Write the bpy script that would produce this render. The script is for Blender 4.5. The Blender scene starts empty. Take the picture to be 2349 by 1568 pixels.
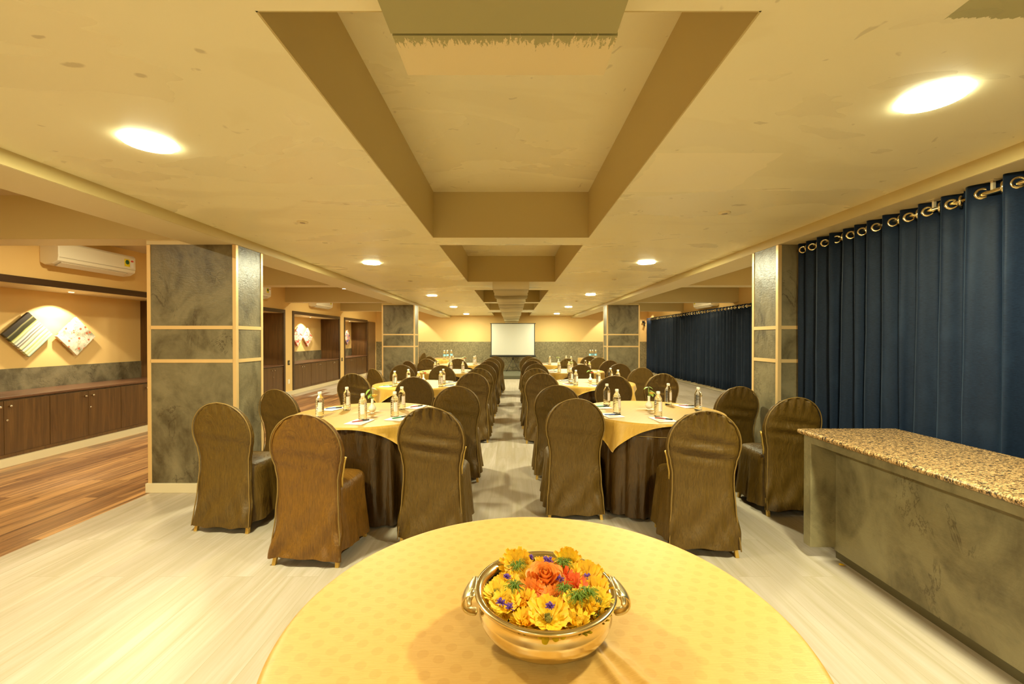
import bpy, math, random
from mathutils import Vector, Matrix, noise
PI = math.pi
sc = bpy.context.scene
col = sc.collection

# ------------------------------------------------------------------ camera, world, exposure
cam_d = bpy.data.cameras.new('camera'); cam = bpy.data.objects.new('camera', cam_d); col.objects.link(cam)
cam_d.sensor_width = 36.0; cam_d.lens = 36.0 * 979 / 2349
cam_d.clip_start = 0.02
cam.location = (0, 0, 1.40)
cam.rotation_euler = (PI / 2 - math.atan(8 / 979), 0, 0)
sc.camera = cam
w = bpy.data.worlds.new('world'); sc.world = w; w.use_nodes = True
w.node_tree.nodes['Background'].inputs[0].default_value = (1.0, .85, .6, 1)
w.node_tree.nodes['Background'].inputs[1].default_value = .3
vs = sc.view_settings
sc.display_settings.display_device = 'sRGB'
vs.view_transform = 'Standard'; vs.look = 'None'; vs.gamma = 1.0; vs.use_curve_mapping = False
vs.exposure = 0.14
LAMP_E = 770.0         # radiance of the main ceiling lamps
SIDE_W = 30.0          # added fill lamps in the side aisles
SPOT_W = 72.0          # niche spotlights
LC = (.98, .965, .62)   # colour of the lamps
LCS = (1.0, .88, .52)
sc.cycles.max_bounces = 10
sc.cycles.adaptive_threshold = .02
sc.cycles.diffuse_bounces = 6
sc.cycles.caustics_reflective = False
sc.cycles.caustics_refractive = False
sc.cycles.sample_clamp_indirect = 12.0
sc.cycles.blur_glossy = 0.5

# room dimensions
ZC, ZB, ZS, ZT = 2.33, 2.25, 2.68, 2.75     # main ceiling, beam underside, side ceiling, coffer top
YW, YR = 17.45, -7.6                        # back wall, wall behind the camera
XW = 5.55
COF = [(-5.6, -3.0), (-2.7, .92), (1.22, 3.95), (4.26, 7.01), (8.21, 10.95), (11.29, 13.95), (15.23, YW)]
CX0, CX1 = -.73, .71

# ------------------------------------------------------------------ helpers
def tag(o, label=None, cat=None, group=None, kind=None):
    if label: o['label'] = label
    if cat: o['category'] = cat
    if group: o['group'] = group
    if kind: o['kind'] = kind
    return o

def empty(name, loc=(0, 0, 0), rz=0, label=None, cat=None, group=None):
    o = bpy.data.objects.new(name, None); col.objects.link(o)
    o.location = loc; o.rotation_euler = (0, 0, rz); o.empty_display_size = .1
    return tag(o, label, cat, group)

def copy_tree(o, parent=None, dat=None):
    c = o.copy(); col.objects.link(c); c.parent = parent
    for ch in KIDS.get(o.name, []): copy_tree(ch, c)
    return c
KIDS = {}

class MB:
    def __init__(s): s.v = []; s.f = []; s.sm = []
    def add(s, vs_, fs, smooth=False):
        n = len(s.v); s.v += [tuple(p) for p in vs_]
        s.f += [tuple(i + n for i in f) for f in fs]; s.sm += [smooth] * len(fs)
        return s
    def box(s, x0, x1, y0, y1, z0, z1, M=None):
        p = [(x0, y0, z0), (x1, y0, z0), (x1, y1, z0), (x0, y1, z0), (x0, y0, z1), (x1, y0, z1), (x1, y1, z1), (x0, y1, z1)]
        if M: p = [M @ Vector(q) for q in p]
        return s.add(p, [(0, 3, 2, 1), (4, 5, 6, 7), (0, 1, 5, 4), (1, 2, 6, 5), (2, 3, 7, 6), (3, 0, 4, 7)])
    def rings(s, rings, closed=True, cap0=False, cap1=False, smooth=True):
        n = len(rings[0]); vs_ = [p for r in rings for p in r]; fs = []
        m = n if closed else n - 1
        for i in range(len(rings) - 1):
            for j in range(m):
                k = (j + 1) % n
                fs.append((i * n + j, i * n + k, (i + 1) * n + k, (i + 1) * n + j))
        if cap0: fs.append(tuple(range(n - 1, -1, -1)))
        if cap1: fs.append(tuple((len(rings) - 1) * n + j for j in range(n)))
        return s.add(vs_, fs, smooth)
    def lathe(s, prof, n=24, M=None, c=(0, 0, 0), cap0=True, cap1=True, smooth=True):
        rr = []
        for r, z in prof:
            ring = [Vector((c[0] + r * math.cos(2 * PI * j / n), c[1] + r * math.sin(2 * PI * j / n), c[2] + z)) for j in range(n)]
            if M: ring = [M @ p for p in ring]
            rr.append(ring)
        return s.rings(rr, True, cap0, cap1, smooth)
    def tube(s, pts, r, n=8, caps=True, smooth=True):
        pts = [Vector(p) for p in pts]; rr = []
        up = None
        for i, p in enumerate(pts):
            t = (pts[min(i + 1, len(pts) - 1)] - pts[max(i - 1, 0)]).normalized()
            if up is None:
                up = Vector((0, 0, 1)) if abs(t.z) < .9 else Vector((1, 0, 0))
            a = t.cross(up).normalized(); b = a.cross(t).normalized(); up = b
            q = r[i] if isinstance(r, (list, tuple)) else r
            rr.append([p + (a * math.cos(2 * PI * j / n) + b * math.sin(2 * PI * j / n)) * q for j in range(n)])
        return s.rings(rr, True, caps, caps, smooth)
    def prism(s, poly, x0, x1, axis='x'):
        n = len(poly)
        def P(a, b, c):
            return {'x': (c, a, b), 'y': (a, c, b), 'z': (a, b, c)}[axis]
        vs_ = [P(a, b, x0) for a, b in poly] + [P(a, b, x1) for a, b in poly]
        fs = [tuple(range(n)), tuple(range(2 * n - 1, n - 1, -1))] + [(i, i + n, (i + 1) % n + n, (i + 1) % n) for i in range(n)]
        return s.add(vs_, fs)
    def build(s, name, m, parent=None, bevel=0, solid=0, label=None, kind=None, loc=None, subsurf=0):
        me = bpy.data.meshes.new(name); me.from_pydata(s.v, [], s.f); me.validate()
        if len(me.polygons) == len(s.sm): me.polygons.foreach_set('use_smooth', s.sm)
        me.materials.append(m)
        o = bpy.data.objects.new(name, me); col.objects.link(o)
        if parent is not None:
            o.parent = parent; KIDS.setdefault(parent.name, []).append(o)
        if loc: o.location = loc
        if bevel:
            b = o.modifiers.new('bevel', 'BEVEL'); b.width = bevel; b.segments = 2; b.limit_method = 'ANGLE'; b.angle_limit = .7
        if solid:
            d = o.modifiers.new('solid', 'SOLIDIFY'); d.thickness = solid
        if subsurf:
            d = o.modifiers.new('sub', 'SUBSURF'); d.levels = subsurf; d.render_levels = subsurf
        if label: o['label'] = label
        if kind: o['kind'] = kind
        return o

def fixnormals(o):
    import bmesh
    bm = bmesh.new(); bm.from_mesh(o.data); bmesh.ops.recalc_face_normals(bm, faces=bm.faces); bm.to_mesh(o.data); bm.free()
    return o

# ------------------------------------------------------------------ materials
class NT:
    def __init__(s, name):
        s.m = bpy.data.materials.new(name); s.m.use_nodes = True; s.t = s.m.node_tree
        s.n = s.t.nodes; s.p = s.n['Principled BSDF']; s.tc = s.n.new('ShaderNodeTexCoord')
    def node(s, t, **k):
        x = s.n.new(t)
        for a, b in k.items(): setattr(x, a, b)
        return x
    def link(s, a, b): s.t.links.new(a, b)
    def map(s, scale=(1, 1, 1), rot=(0, 0, 0), src=None, loc=(0, 0, 0)):
        x = s.node('ShaderNodeMapping'); x.inputs['Scale'].default_value = scale; x.inputs['Rotation'].default_value = rot
        x.inputs['Location'].default_value = loc
        s.link(src or s.tc.outputs['Object'], x.inputs['Vector']); return x.outputs[0]
    def noise(s, vec, scale=5, detail=3, rough=.5, dist=0):
        x = s.node('ShaderNodeTexNoise'); s.link(vec, x.inputs['Vector'])
        x.inputs['Scale'].default_value = scale; x.inputs['Detail'].default_value = detail
        x.inputs['Roughness'].default_value = rough; x.inputs['Distortion'].default_value = dist
        return x.outputs['Fac']
    def ramp(s, fac, stops, interp='LINEAR'):
        x = s.node('ShaderNodeValToRGB'); s.link(fac, x.inputs[0]); e = x.color_ramp.elements
        x.color_ramp.interpolation = interp
        while len(e) < len(stops): e.new(.5)
        for i, (p, c) in enumerate(stops):
            e[i].position = p; e[i].color = (c, c, c, 1) if not isinstance(c, tuple) else (*c[:3], 1)
        return x.outputs[0]
    def mix(s, fac, a, b, mode='MIX'):
        x = s.node('ShaderNodeMix', data_type='RGBA', blend_type=mode)
        for i, val in ((0, fac), (6, a), (7, b)):
            if isinstance(val, (int, float)): x.inputs[i].default_value = val
            elif isinstance(val, tuple): x.inputs[i].default_value = (*val[:3], 1)
            else: s.link(val, x.inputs[i])
        return x.outputs[2]
    def math(s, op, a, b=None, c=None):
        x = s.node('ShaderNodeMath', operation=op)
        for i, val in enumerate((a, b, c)):
            if val is None: continue
            if isinstance(val, (int, float)): x.inputs[i].default_value = val
            else: s.link(val, x.inputs[i])
        return x.outputs[0]
    def setp(s, **k):
        names = dict(color='Base Color', rough='Roughness', metal='Metallic', spec='Specular IOR Level', trans='Transmission Weight',
                     ior='IOR', sheen='Sheen Weight', sheenr='Sheen Roughness', coat='Coat Weight', coatr='Coat Roughness',
                     ecol='Emission Color', estr='Emission Strength', sss='Subsurface Weight', aniso='Anisotropic', sheent='Sheen Tint')
        for a, v in k.items():
            i = s.p.inputs[names[a]]
            if isinstance(v, (int, float)): i.default_value = v
            elif isinstance(v, tuple): i.default_value = (*v[:3], 1)
            else: s.link(v, i)
        return s
    def bump(s, h, strength=.3, dist=.01):
        b = s.node('ShaderNodeBump'); b.inputs['Strength'].default_value = strength; b.inputs['Distance'].default_value = dist
        s.link(h, b.inputs['Height']); s.link(b.outputs[0], s.p.inputs['Normal']); return s

def simple(name, color, rough=.5, **k):
    t = NT(name); t.setp(color=color, rough=rough, **k); return t.m

M = {}
# ceiling paint: cream, patchy sheen where it has been touched up
t = NT('ceiling_paint')
big = t.noise(t.map((.55, 1.3, 1)), 1.1, 4, .55, .6)
fine = t.noise(t.map((1, 3, 1)), 6, 4, .6)
patch = t.ramp(big, [(.44, 0), (.47, 1)])
c = t.mix(patch, (.855, .78, .525), (.885, .815, .56))
c = t.mix(t.math('MULTIPLY', t.ramp(t.noise(t.map((1, 1, 1)), 9, 2, .5, 1), [(.70, 0), (.74, 1)]), .35), c, (.40, .33, .18))
for px_, py_, rx_, ry_ in ((-1.47, 1.47, .05, .022), (-1.30, 1.53, .028, .02), (-1.45, 1.33, .025, .012), (-1.66, 1.38, .02, .008), (-1.0, 1.40, .02, .02), (1.62, 3.0, .07, .03), (-1.2, 1.18, .012, .01)):
    vd = t.node('ShaderNodeVectorMath', operation='LENGTH')
    nz_ = t.node('ShaderNodeVectorMath', operation='ADD'); nt = t.node('ShaderNodeTexNoise'); nt.inputs['Scale'].default_value = 30
    t.link(t.map((1 / rx_, 1 / ry_, 0), loc=(-px_ / rx_, -py_ / ry_, 0)), nz_.inputs[0]); t.link(nt.outputs['Color'], nz_.inputs[1]); t.link(t.tc.outputs['Object'], nt.inputs['Vector'])
    t.link(nz_.outputs[0], vd.inputs[0])
    c = t.mix(t.math('MULTIPLY', t.ramp(vd.outputs['Value'], [(.7, 1), (1.0, 0)]), .5), c, (.44, .36, .20))
sep = t.node('ShaderNodeSeparateXYZ'); t.link(t.tc.outputs['Object'], sep.inputs[0])
jag = t.math('MULTIPLY', t.noise(t.map((60, 4, 1)), 1, 2), .035)
old = t.math('MULTIPLY', t.math('GREATER_THAN', t.math('ADD', sep.outputs[0], jag), 1.27), t.math('LESS_THAN', t.math('ADD', sep.outputs[1], jag), 1.265))
c = t.mix(old, c, (.46, .43, .22))
jg = t.math('MULTIPLY', t.noise(t.map((6, 6, 1)), 1, 3), .12)
xx = t.math('ADD', sep.outputs[0], jg)
sheen_rect = t.math('MULTIPLY', t.math('MULTIPLY', t.math('GREATER_THAN', xx, .80), t.ramp(xx, [(0, 1), (1, 1)])), t.math('MULTIPLY', t.math('GREATER_THAN', sep.outputs[1], 2.15), t.math('LESS_THAN', sep.outputs[1], 2.72)))
sheen_rect = t.math('MULTIPLY', sheen_rect, t.math('SUBTRACT', 1.0, t.math('MULTIPLY', t.math('GREATER_THAN', xx, 1.42), 1.0)))
c = t.mix(t.math('MULTIPLY', sheen_rect, .8), c, (.95, .86, .60))  # glossy cream patch, its bright reflection painted in as lighter colour
rg = t.ramp(big, [(.40, .30), (.46, .46), (.56, .42), (.58, .26)])
t.setp(color=c, rough=rg, spec=.5)
t.bump(t.noise(t.map((1, 1, 1)), 3, 2), .05, .02)
M['ceiling'] = t.m
M['beam'] = simple('beam_paint', (.76, .66, .42), .5)
M['taupe'] = simple('taupe_paint', (.56, .45, .205), .55)
M['side_ceiling'] = simple('side_ceiling_paint', (.62, .52, .34), .6)
t = NT('wall_paint'); t.setp(color=t.mix(t.noise(t.map(), 2, 2), (.79, .55, .225), (.76, .52, .20)), rough=.6); M['wall'] = t.m
M['white_trim'] = simple('cream_laminate_skirting', (.72, .62, .42), .45)

def stucco(name, dark, light, vein, sc_=1.0, rough=.42, warmveins=True):
    t = NT(name)
    v = t.map((1, 1, .75))
    big = t.noise(v, 2.6 * sc_, 5, .6, .9)
    med = t.noise(v, 9 * sc_, 5, .65, .5)
    c = t.mix(t.ramp(big, [(.38, 0), (.60, 1)]), dark, light)
    c = t.mix(t.ramp(med, [(.3, .0), (.7, .45)]), c, tuple(x * 1.35 for x in light))
    ve = t.math('ABSOLUTE', t.math('SUBTRACT', t.noise(t.map((1.0, 1.0, .5), loc=(3, 1, 2)), 2.2 * sc_, 6, .68, 1.6), .5))
    gate = t.ramp(t.noise(t.map((1, 1, 1), loc=(7, 2, 5)), 3 * sc_, 2), [(.5, 0), (.6, 1)])
    vm = t.math('MULTIPLY', t.ramp(ve, [(0, 1), (.014, 0)]), gate)
    c = t.mix(t.math('MULTIPLY', vm, .75), c, vein)
    t.setp(color=c, rough=rough, spec=.5)
    t.bump(t.math('ADD', med, t.math('MULTIPLY', t.noise(t.map((1, 1, 3)), 28 * sc_, 3, .7), .35)), .35, .012)
    return t.m
M['stucco'] = stucco('grey_stucco_laminate', (.062, .047, .023), (.200, .168, .098), (.035, .022, .010), rough=.36)
M['kick'] = simple('dark_olive_kick', (.10, .080, .034), .5)
M['stucco_counter'] = stucco('grey_green_stucco_laminate', (.105, .084, .040), (.235, .198, .105), (.06, .038, .014), 1.2, .42)
t = NT('speckled_dado')
n1 = t.noise(t.map(), 22, 4, .7); n2 = t.noise(t.map((1, 1, .6)), 5, 3)
c = t.mix(t.ramp(n1, [(.38, 0), (.62, 1)]), (.12, .095, .045), (.27, .225, .12))
c = t.mix(t.math('MULTIPLY', n2, .3), c, (.33, .27, .16))
br = t.node('ShaderNodeTexBrick'); br.offset = 0
t.link(t.map((1, 1, 1), (PI / 2, 0, 0)), br.inputs['Vector'])
br.inputs['Brick Width'].default_value = 1.22; br.inputs['Row Height'].default_value = 9; br.inputs['Mortar Size'].default_value = .004
br.inputs['Scale'].default_value = 1
br.inputs['Color1'].default_value = br.inputs['Color2'].default_value = (0, 0, 0, 1); br.inputs['Mortar'].default_value = (1, 1, 1, 1)
c = t.mix(t.math('MULTIPLY', br.outputs['Color'], .4), c, (.08, .06, .03))
t.setp(color=c, rough=.45); M['dado'] = t.m

def wood(name, c1, c2, rough=.4, axis='z', scale=1.0):
    t = NT(name)
    sc_ = {'z': (14, 14, .8), 'y': (14, .8, 14), 'x': (.8, 14, 14)}[axis]
    g = t.noise(t.map(tuple(x * scale for x in sc_)), 1.6, 5, .6, .8)
    f = t.noise(t.map(tuple(x * 5 * scale for x in sc_)), 2, 3, .6)
    c = t.mix(t.ramp(g, [(.3, 0), (.7, 1)]), c1, c2)
    c = t.mix(t.math('MULTIPLY', f, .5), c, tuple(x * .6 for x in c1))
    t.setp(color=c, rough=rough); t.bump(f, .06, .003)
    return t.m
M['dark_wood'] = wood('dark_walnut_laminate', (.080, .036, .009), (.185, .088, .024), .36)
M['dark_wood_h'] = wood('dark_walnut_top', (.13, .060, .030), (.21, .100, .050), .28, 'y')
M['dark_frame'] = wood('dark_frame_wood', (.050, .024, .010), (.085, .042, .017), .4, 'y')
M['brown_panel'] = wood('brown_door_veneer', (.16, .085, .03), (.25, .14, .055), .45, 'x')

def planks(name, cols, w_, l_, rough, mortar, grain, bias=0, streak=.5):
    t = NT(name)
    v = t.map((1, 1, 1), (0, 0, PI / 2))
    br = t.node('ShaderNodeTexBrick'); br.offset = .37; br.offset_frequency = 2
    t.link(v, br.inputs['Vector'])
    for k, val in (('Scale', 1), ('Mortar Size', .0012), ('Mortar Smooth', .2), ('Bias', bias), ('Brick Width', l_), ('Row Height', w_)):
        br.inputs[k].default_value = val
    br.inputs['Color1'].default_value = (*cols[0], 1); br.inputs['Color2'].default_value = (*cols[1], 1)
    br.inputs['Mortar'].default_value = (*mortar, 1)
    # per plank offset for the grain
    br2 = t.node('ShaderNodeTexBrick'); br2.offset = .37; br2.offset_frequency = 2
    t.link(v, br2.inputs['Vector'])
    for k, val in (('Scale', 1), ('Mortar Size', 0), ('Brick Width', l_), ('Row Height', w_)): br2.inputs[k].default_value = val
    br2.inputs['Color1'].default_value = (0, 0, 0, 1); br2.inputs['Color2'].default_value = (1, 1, 1, 1)
    comb = t.node('ShaderNodeVectorMath', operation='MULTIPLY_ADD')
    t.link(br2.outputs['Color'], comb.inputs[0]); comb.inputs[1].default_value = (37, 19, 11)
    t.link(t.map((11, .55, 1)), comb.inputs[2])
    g = t.noise(comb.outputs[0], 1.5, 5, .62, 1.1)
    g2 = t.noise(t.map((70, 3, 1)), 1.5, 3, .6)
    c = t.mix(t.math('MULTIPLY', t.ramp(g, [(.35, 0), (.68, 1)]), streak), br.outputs['Color'], grain)
    c = t.mix(t.math('MULTIPLY', g2, .22), c, grain)
    t.setp(color=c, rough=rough, spec=.5)
    t.bump(g2, .04, .002)
    return t.m
M['floor'] = planks('pale_oak_planks', ((.60, .515, .455), (.50, .425, .36)), .19, 1.25, .38, (.36, .30, .20), (.37, .305, .19), streak=.75)
M['floor_brown'] = planks('streaked_walnut_planks', ((.78, .42, .17), (.30, .14, .06)), .13, 1.25, .30, (.10, .04, .02), (.10, .042, .022), streak=.9)

def fabric(name, base, alt, rough=.6, sheen=.3, vert=True, wr=.35, spec=.3):
    t = NT(name)
    f = t.noise(t.map((180, 180, 14)), 1, 3, .7)
    b = t.noise(t.map((7, 7, 2.4)), 1, 4, .6, 1.2)
    sm_ = t.noise(t.map((1, 1, 1)), 350, 2)
    c = t.mix(t.ramp(f, [(.3, 0), (.7, 1)]), base, alt)
    c = t.mix(t.math('MULTIPLY', sm_, .35), c, tuple(x * .55 for x in base))
    t.setp(color=c, rough=rough, sheen=sheen, spec=spec, sheenr=.4, sheent=tuple(min(1, x * 4) for x in alt))
    t.bump(t.math('ADD', t.math('MULTIPLY', b, 1.0), t.math('MULTIPLY', f, .03)), wr, .03)
    return t.m
M['brown_fabric'] = fabric('brown_chenille_cover', (.070, .036, .003), (.145, .077, .008), .52, .05, wr=.6, spec=.4)
M['chestnut_fabric'] = fabric('chestnut_cover', (.112, .047, .003), (.23, .10, .008), .46, .05, wr=.6, spec=.45)
M['brown_piping'] = simple('brown_piping', (.22, .13, .03), .5)
M['brown_satin'] = fabric('brown_satin_skirt', (.038, .017, .003), (.080, .038, .007), .30, .0, wr=.5, spec=.6)
def goldcloth(name, dots=True, base=(.71, .40, .098), dark=(.55, .27, .042)):
    t = NT(name)
    f = t.noise(t.map((30, 420, 30), (0, 0, .35)), 1, 3, .7)
    c = t.mix(t.ramp(f, [(.35, 0), (.75, .55)]), base, dark)
    vo = t.node('ShaderNodeTexVoronoi'); t.link(t.map((24, 24, 24) if dots else (30, 30, 30), (0, 0, .5)), vo.inputs['Vector'])
    vo.inputs['Scale'].default_value = 1; vo.inputs['Randomness'].default_value = .12 if dots else .02
    vo.voronoi_dimensions = '2D'
    d = t.ramp(vo.outputs['Distance'], [(.26, 1), (.31, 0)])
    c = t.mix(t.math('MULTIPLY', d, .34 if dots else .22), c, dark)
    t.setp(color=c, rough=.46, spec=.4, sheen=.1)
    t.bump(t.math('ADD', f, t.math('MULTIPLY', t.noise(t.map((5, 5, 5)), 1, 3), 3.0)), .08, .01)
    return t.m
M['gold'] = goldcloth('gold_damask_cloth')
M['gold_far'] = goldcloth('gold_check_cloth', False, (.55, .315, .048), (.40, .21, .020))
t = NT('navy_curtain')
f = t.noise(t.map((60, 60, 400)), 1, 3, .7); b = t.noise(t.map((9, 9, 4)), 1, 3, .6)
c = t.mix(t.ramp(f, [(.3, 0), (.7, 1)]), (.003, .007, .018), (.009, .020, .046))
c = t.mix(t.ramp(b, [(.5, 0), (.75, .5)]), c, (.014, .028, .058))
t.setp(color=c, rough=.6, sheen=.12, sheenr=.4, sheent=(.35, .6, 1.0), spec=.2)
M['navy'] = t.m
t = NT('brown_granite')
n1 = t.noise(t.map((1, 2.2, 1)), 70, 3, .7, .6); n2 = t.noise(t.map((1, 2, 1), loc=(3, 3, 3)), 45, 3, .7, .5)
c = t.ramp(n1, [(.38, (.05, .032, .012)), (.46, (.27, .155, .06)), (.55, (.50, .30, .13)), (.68, (.70, .52, .26))])
c = t.mix(t.ramp(n2, [(.55, 0), (.60, 1)]), c, (.035, .025, .015))
t.setp(color=c, rough=.16, spec=.55); M['granite'] = t.m
M['gold_trim'] = simple('pale_gold_strip', (.80, .56, .26), .38, metal=.35)
M['gold_leg'] = simple('gold_lacquered_steel', (.62, .40, .09), .35, metal=.6)
M['brass'] = simple('polished_brass', (.80, .68, .40), .18, metal=1.0)
t = NT('hammered_brass'); t.setp(color=(.74, .64, .38), rough=.28, metal=1.0); t.bump(t.noise(t.map(), 90, 2), .2, .002); M['brass_cast'] = t.m
M['steel'] = simple('steel', (.75, .68, .55), .25, metal=1.0)
M['black'] = simple('black_plastic', (.012, .010, .008), .45)
M['dark_metal'] = simple('dark_metal', (.035, .03, .022), .4, metal=.5)
M['white_plastic'] = simple('cream_white_plastic', (.86, .80, .66), .35)
M['grey_vane'] = simple('grey_vane', (.45, .38, .28), .5)
M['screen'] = simple('matt_white_screen', (.68, .665, .60), .8)
M['carpet'] = simple('grey_green_carpet', (.105, .10, .062), .95)
M['paper'] = simple('white_paper', (.90, .88, .84), .6)
M['ceramic'] = simple('white_ceramic', (.85, .82, .70), .15, coat=.5)
M['bottle'] = simple('clear_water_plastic', (.97, .98, .97), .04, trans=1.0, ior=1.30)
M['cap'] = simple('white_bottle_cap', (.92, .88, .78), .4)
M['label_pale'] = simple('pale_pink_label', (.78, .68, .62), .5)
M['label_blue'] = simple('light_blue_label', (.28, .62, .85), .5)
M['leaf'] = simple('light_green_leaf', (.34, .52, .10), .45, sss=.0)
M['leaf_dark'] = simple('dill_green', (.17, .27, .015), .5)
M['stem'] = simple('green_stem', (.22, .36, .07), .5)
for k, c_ in dict(yellow=(.98, .56, .005), yellow2=(.97, .62, .02), orange=(.95, .25, .005), redorange=(.90, .12, .003), rosep=(.96, .36, .05), pink=(.85, .20, .16),
                  paleyellow=(.95, .68, .18), red=(.75, .07, .04), white=(.92, .90, .75), purple=(.17, .06, .42)).items():
    t = NT('petal_' + k)
    t.setp(color=t.mix(t.ramp(t.noise(t.map((160, 160, 160)), 1, 2), [(.4, 0), (.7, .5)]), c_, tuple(x * .72 for x in c_)), rough=.6); M[k] = t.m
M['flower_eye'] = simple('green_brown_eye', (.25, .22, .03), .8)
M['water'] = simple('dark_bowl_water', (.04, .03, .015), .05, spec=.6)
for k, c_ in dict(pen_red=(.35, .02, .015), pen_blue=(.02, .07, .35), pen_green=(.01, .25, .09), pen_dark=(.03, .02, .03)).items(): M[k] = simple(k, c_, .3)
t = NT('duct_fabric')
f = t.noise(t.map((.35, 2.6, .3)), 1, 4, .55, .3)
t.setp(color=t.mix(t.ramp(f, [(.36, 0), (.5, .7), (.64, 1)]), (.28, .22, .09), (.62, .53, .30)), rough=.6); t.bump(f, .6, .05); M['duct'] = t.m  # dark bands paint the shade of the wrinkles into the colour
t = NT('duct_paint')       # grey green panel with a cream roller patch near its end
sep = t.node('ShaderNodeSeparateXYZ'); t.link(t.tc.outputs['Object'], sep.inputs[0])
j = t.noise(t.map((45, 9, 1)), 1, 3, .7); jj = t.noise(t.map((140, 35, 1)), 1, 3, .8)
edge = t.math('SUBTRACT', sep.outputs[1], t.math('MULTIPLY', j, .07))
cov = t.ramp(t.math('ADD', t.math('MULTIPLY', t.math('SUBTRACT', edge, 1.155), 12), t.math('MULTIPLY', jj, 1.9)), [(.95, 0), (1.08, 1)])
t.setp(color=t.mix(cov, (.38, .345, .16), (.76, .64, .38)), rough=.45); M['duct_paint'] = t.m
# canvases
t = NT('striped_canvas')
v = t.map((1, 1, 1))
sep = t.node('ShaderNodeSeparateXYZ'); t.link(t.tc.outputs['Object'], sep.inputs[0])
wob = t.math('MULTIPLY', t.noise(t.map((4, 4, 1)), 1, 2), .05)
s_ = t.math('ADD', t.math('MULTIPLY', t.math('ADD', sep.outputs[2], .2), 2.5), wob)
st = [(0, (.03, .02, .01)), (.11, (.025, .02, .008)), (.13, (.30, .28, .12)), (.17, (.04, .04, .01)), (.27, (.04, .035, .01)), (.29, (.45, .50, .12)), (.34, (.75, .75, .45)),
      (.38, (.28, .36, .22)), (.43, (.85, .85, .75)), (.48, (.06, .07, .10)), (.51, (.80, .80, .70)), (.55, (.12, .09, .06)), (.59, (.82, .78, .55)), (.64, (.80, .72, .35)),
      (.67, (.10, .16, .14)), (.71, (.88, .86, .80)), (.78, (.35, .42, .10)), (.81, (.80, .82, .60)), (.88, (.45, .52, .25)), (.91, (.82, .84, .62)), (.97, (.12, .30, .25))]
t.setp(color=t.ramp(t.math('SUBTRACT', 1.0, s_), st), rough=.5); M['art_stripes'] = t.m
t = NT('blossom_canvas')
bg = t.ramp(t.noise(t.map((6, 6, 6)), 1, 3, .6), [(.3, (.20, .21, .12)), (.5, (.70, .62, .48)), (.7, (.85, .74, .62))])
vo = t.node('ShaderNodeTexVoronoi'); t.link(t.map((13, 13, 13)), vo.inputs['Vector']); vo.inputs['Scale'].default_value = 1
c = t.mix(t.ramp(vo.outputs['Distance'], [(.17, 1), (.27, 0)]), bg, (.50, .13, .05))
c = t.mix(t.ramp(t.math('ABSOLUTE', t.math('SUBTRACT', t.noise(t.map((5, 5, 9)), 1, 3, .6, 1), .5)), [(0, .8), (.012, 0)]), c, (.08, .05, .02))
t.setp(color=c, rough=.5); M['art_blossom'] = t.m
t = NT('red_floral_canvas')
c = t.ramp(t.noise(t.map((9, 9, 9)), 1, 3, .6, 1), [(.38, (.55, .06, .05)), (.46, (.75, .25, .18)), (.5, (.85, .75, .62)), (.7, (.75, .65, .5))])
t.setp(color=c, rough=.5); M['art_red'] = t.m
t = NT('blue_floral_canvas')
c = t.ramp(t.noise(t.map((9, 9, 9)), 1, 3, .6, 1), [(.38, (.05, .08, .22)), (.46, (.10, .12, .25)), (.5, (.70, .25, .10)), (.7, (.75, .70, .6))])
t.setp(color=c, rough=.5); M['art_blue'] = t.m
t = NT('lamp_diffuser'); t.setp(color=(1, 1, 1), ecol=LC, estr=LAMP_E); M['lamp'] = t.m
t = NT('lamp_opal_edge'); t.setp(color=(1, 1, 1), ecol=LC, estr=LAMP_E * .04); M['lamp_edge'] = t.m
t = NT('aisle_fill_diffuser'); t.setp(color=(1, 1, 1), ecol=(1.0, .95, .82), estr=14.0); M['lamp_fill'] = t.m
t = NT('small_lamp_lens'); t.setp(color=(1, 1, 1), ecol=(1.0, .85, .6), estr=8.0); M['lamp_small'] = t.m

# ------------------------------------------------------------------ the room
def S(name, mb, m, **k):
    o = mb.build(name, m, **k); o['kind'] = 'structure'; return o
S('floor', MB().box(-3.28, 7.2, YR, YW + .2, -.1, 0), M['floor'])
# brown planks in the left aisle, ending in staggered boards, then pale boards again
random.seed(5)
fb, fp = MB(), MB()
x = -3.28
while x > -6.3:
    x1 = max(x - .13, -6.4); ye = 10.35 + random.choice([0, .25, .5, .75, 1.0]) + (1.2 if random.random() < .12 else 0)
    fb.box(x1, x, YR, ye, -.1, 0); fp.box(x1, x, ye, YW + .2, -.1, 0); x = x1
S('floor', fb, M['floor_brown']); S('floor', fp, M['floor'])

c_ = MB()
ZTOP = 3.0
c_.box(-2.50, CX0, YR, YW, ZC, ZTOP); c_.box(CX1, 2.42, YR, YW, ZC, ZTOP)
prev = YR
for a, b in COF:
    c_.box(CX0, CX1, prev, a, ZC, ZTOP); prev = b
    c_.box(CX0 - .05, CX1 + .05, a - .05, b + .05, ZT, ZTOP + .05)
S('ceiling', c_, M['ceiling'])
k = 1
for a, b in COF:
    q = MB(); z0, z1 = ZC + .001, ZT; e_ = .006
    q.box(CX0, CX0 + e_, a, b, z0, z1); q.box(CX1 - e_, CX1, a, b, z0, z1); q.box(CX0, CX1, a, a + e_, z0, z1)
    if b < YW: q.box(CX0, CX1, b - e_, b, z0, z1)
    S('trim_%d' % k, q, M['taupe']); k += 1
q = MB(); q.box(-2.5, -2.494, YR, YW, ZB + .001, ZC); q.box(2.414, 2.42, YR, YW, ZB + .001, ZC)
S('trim_%d' % k, q, M['taupe']); k += 1
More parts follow.
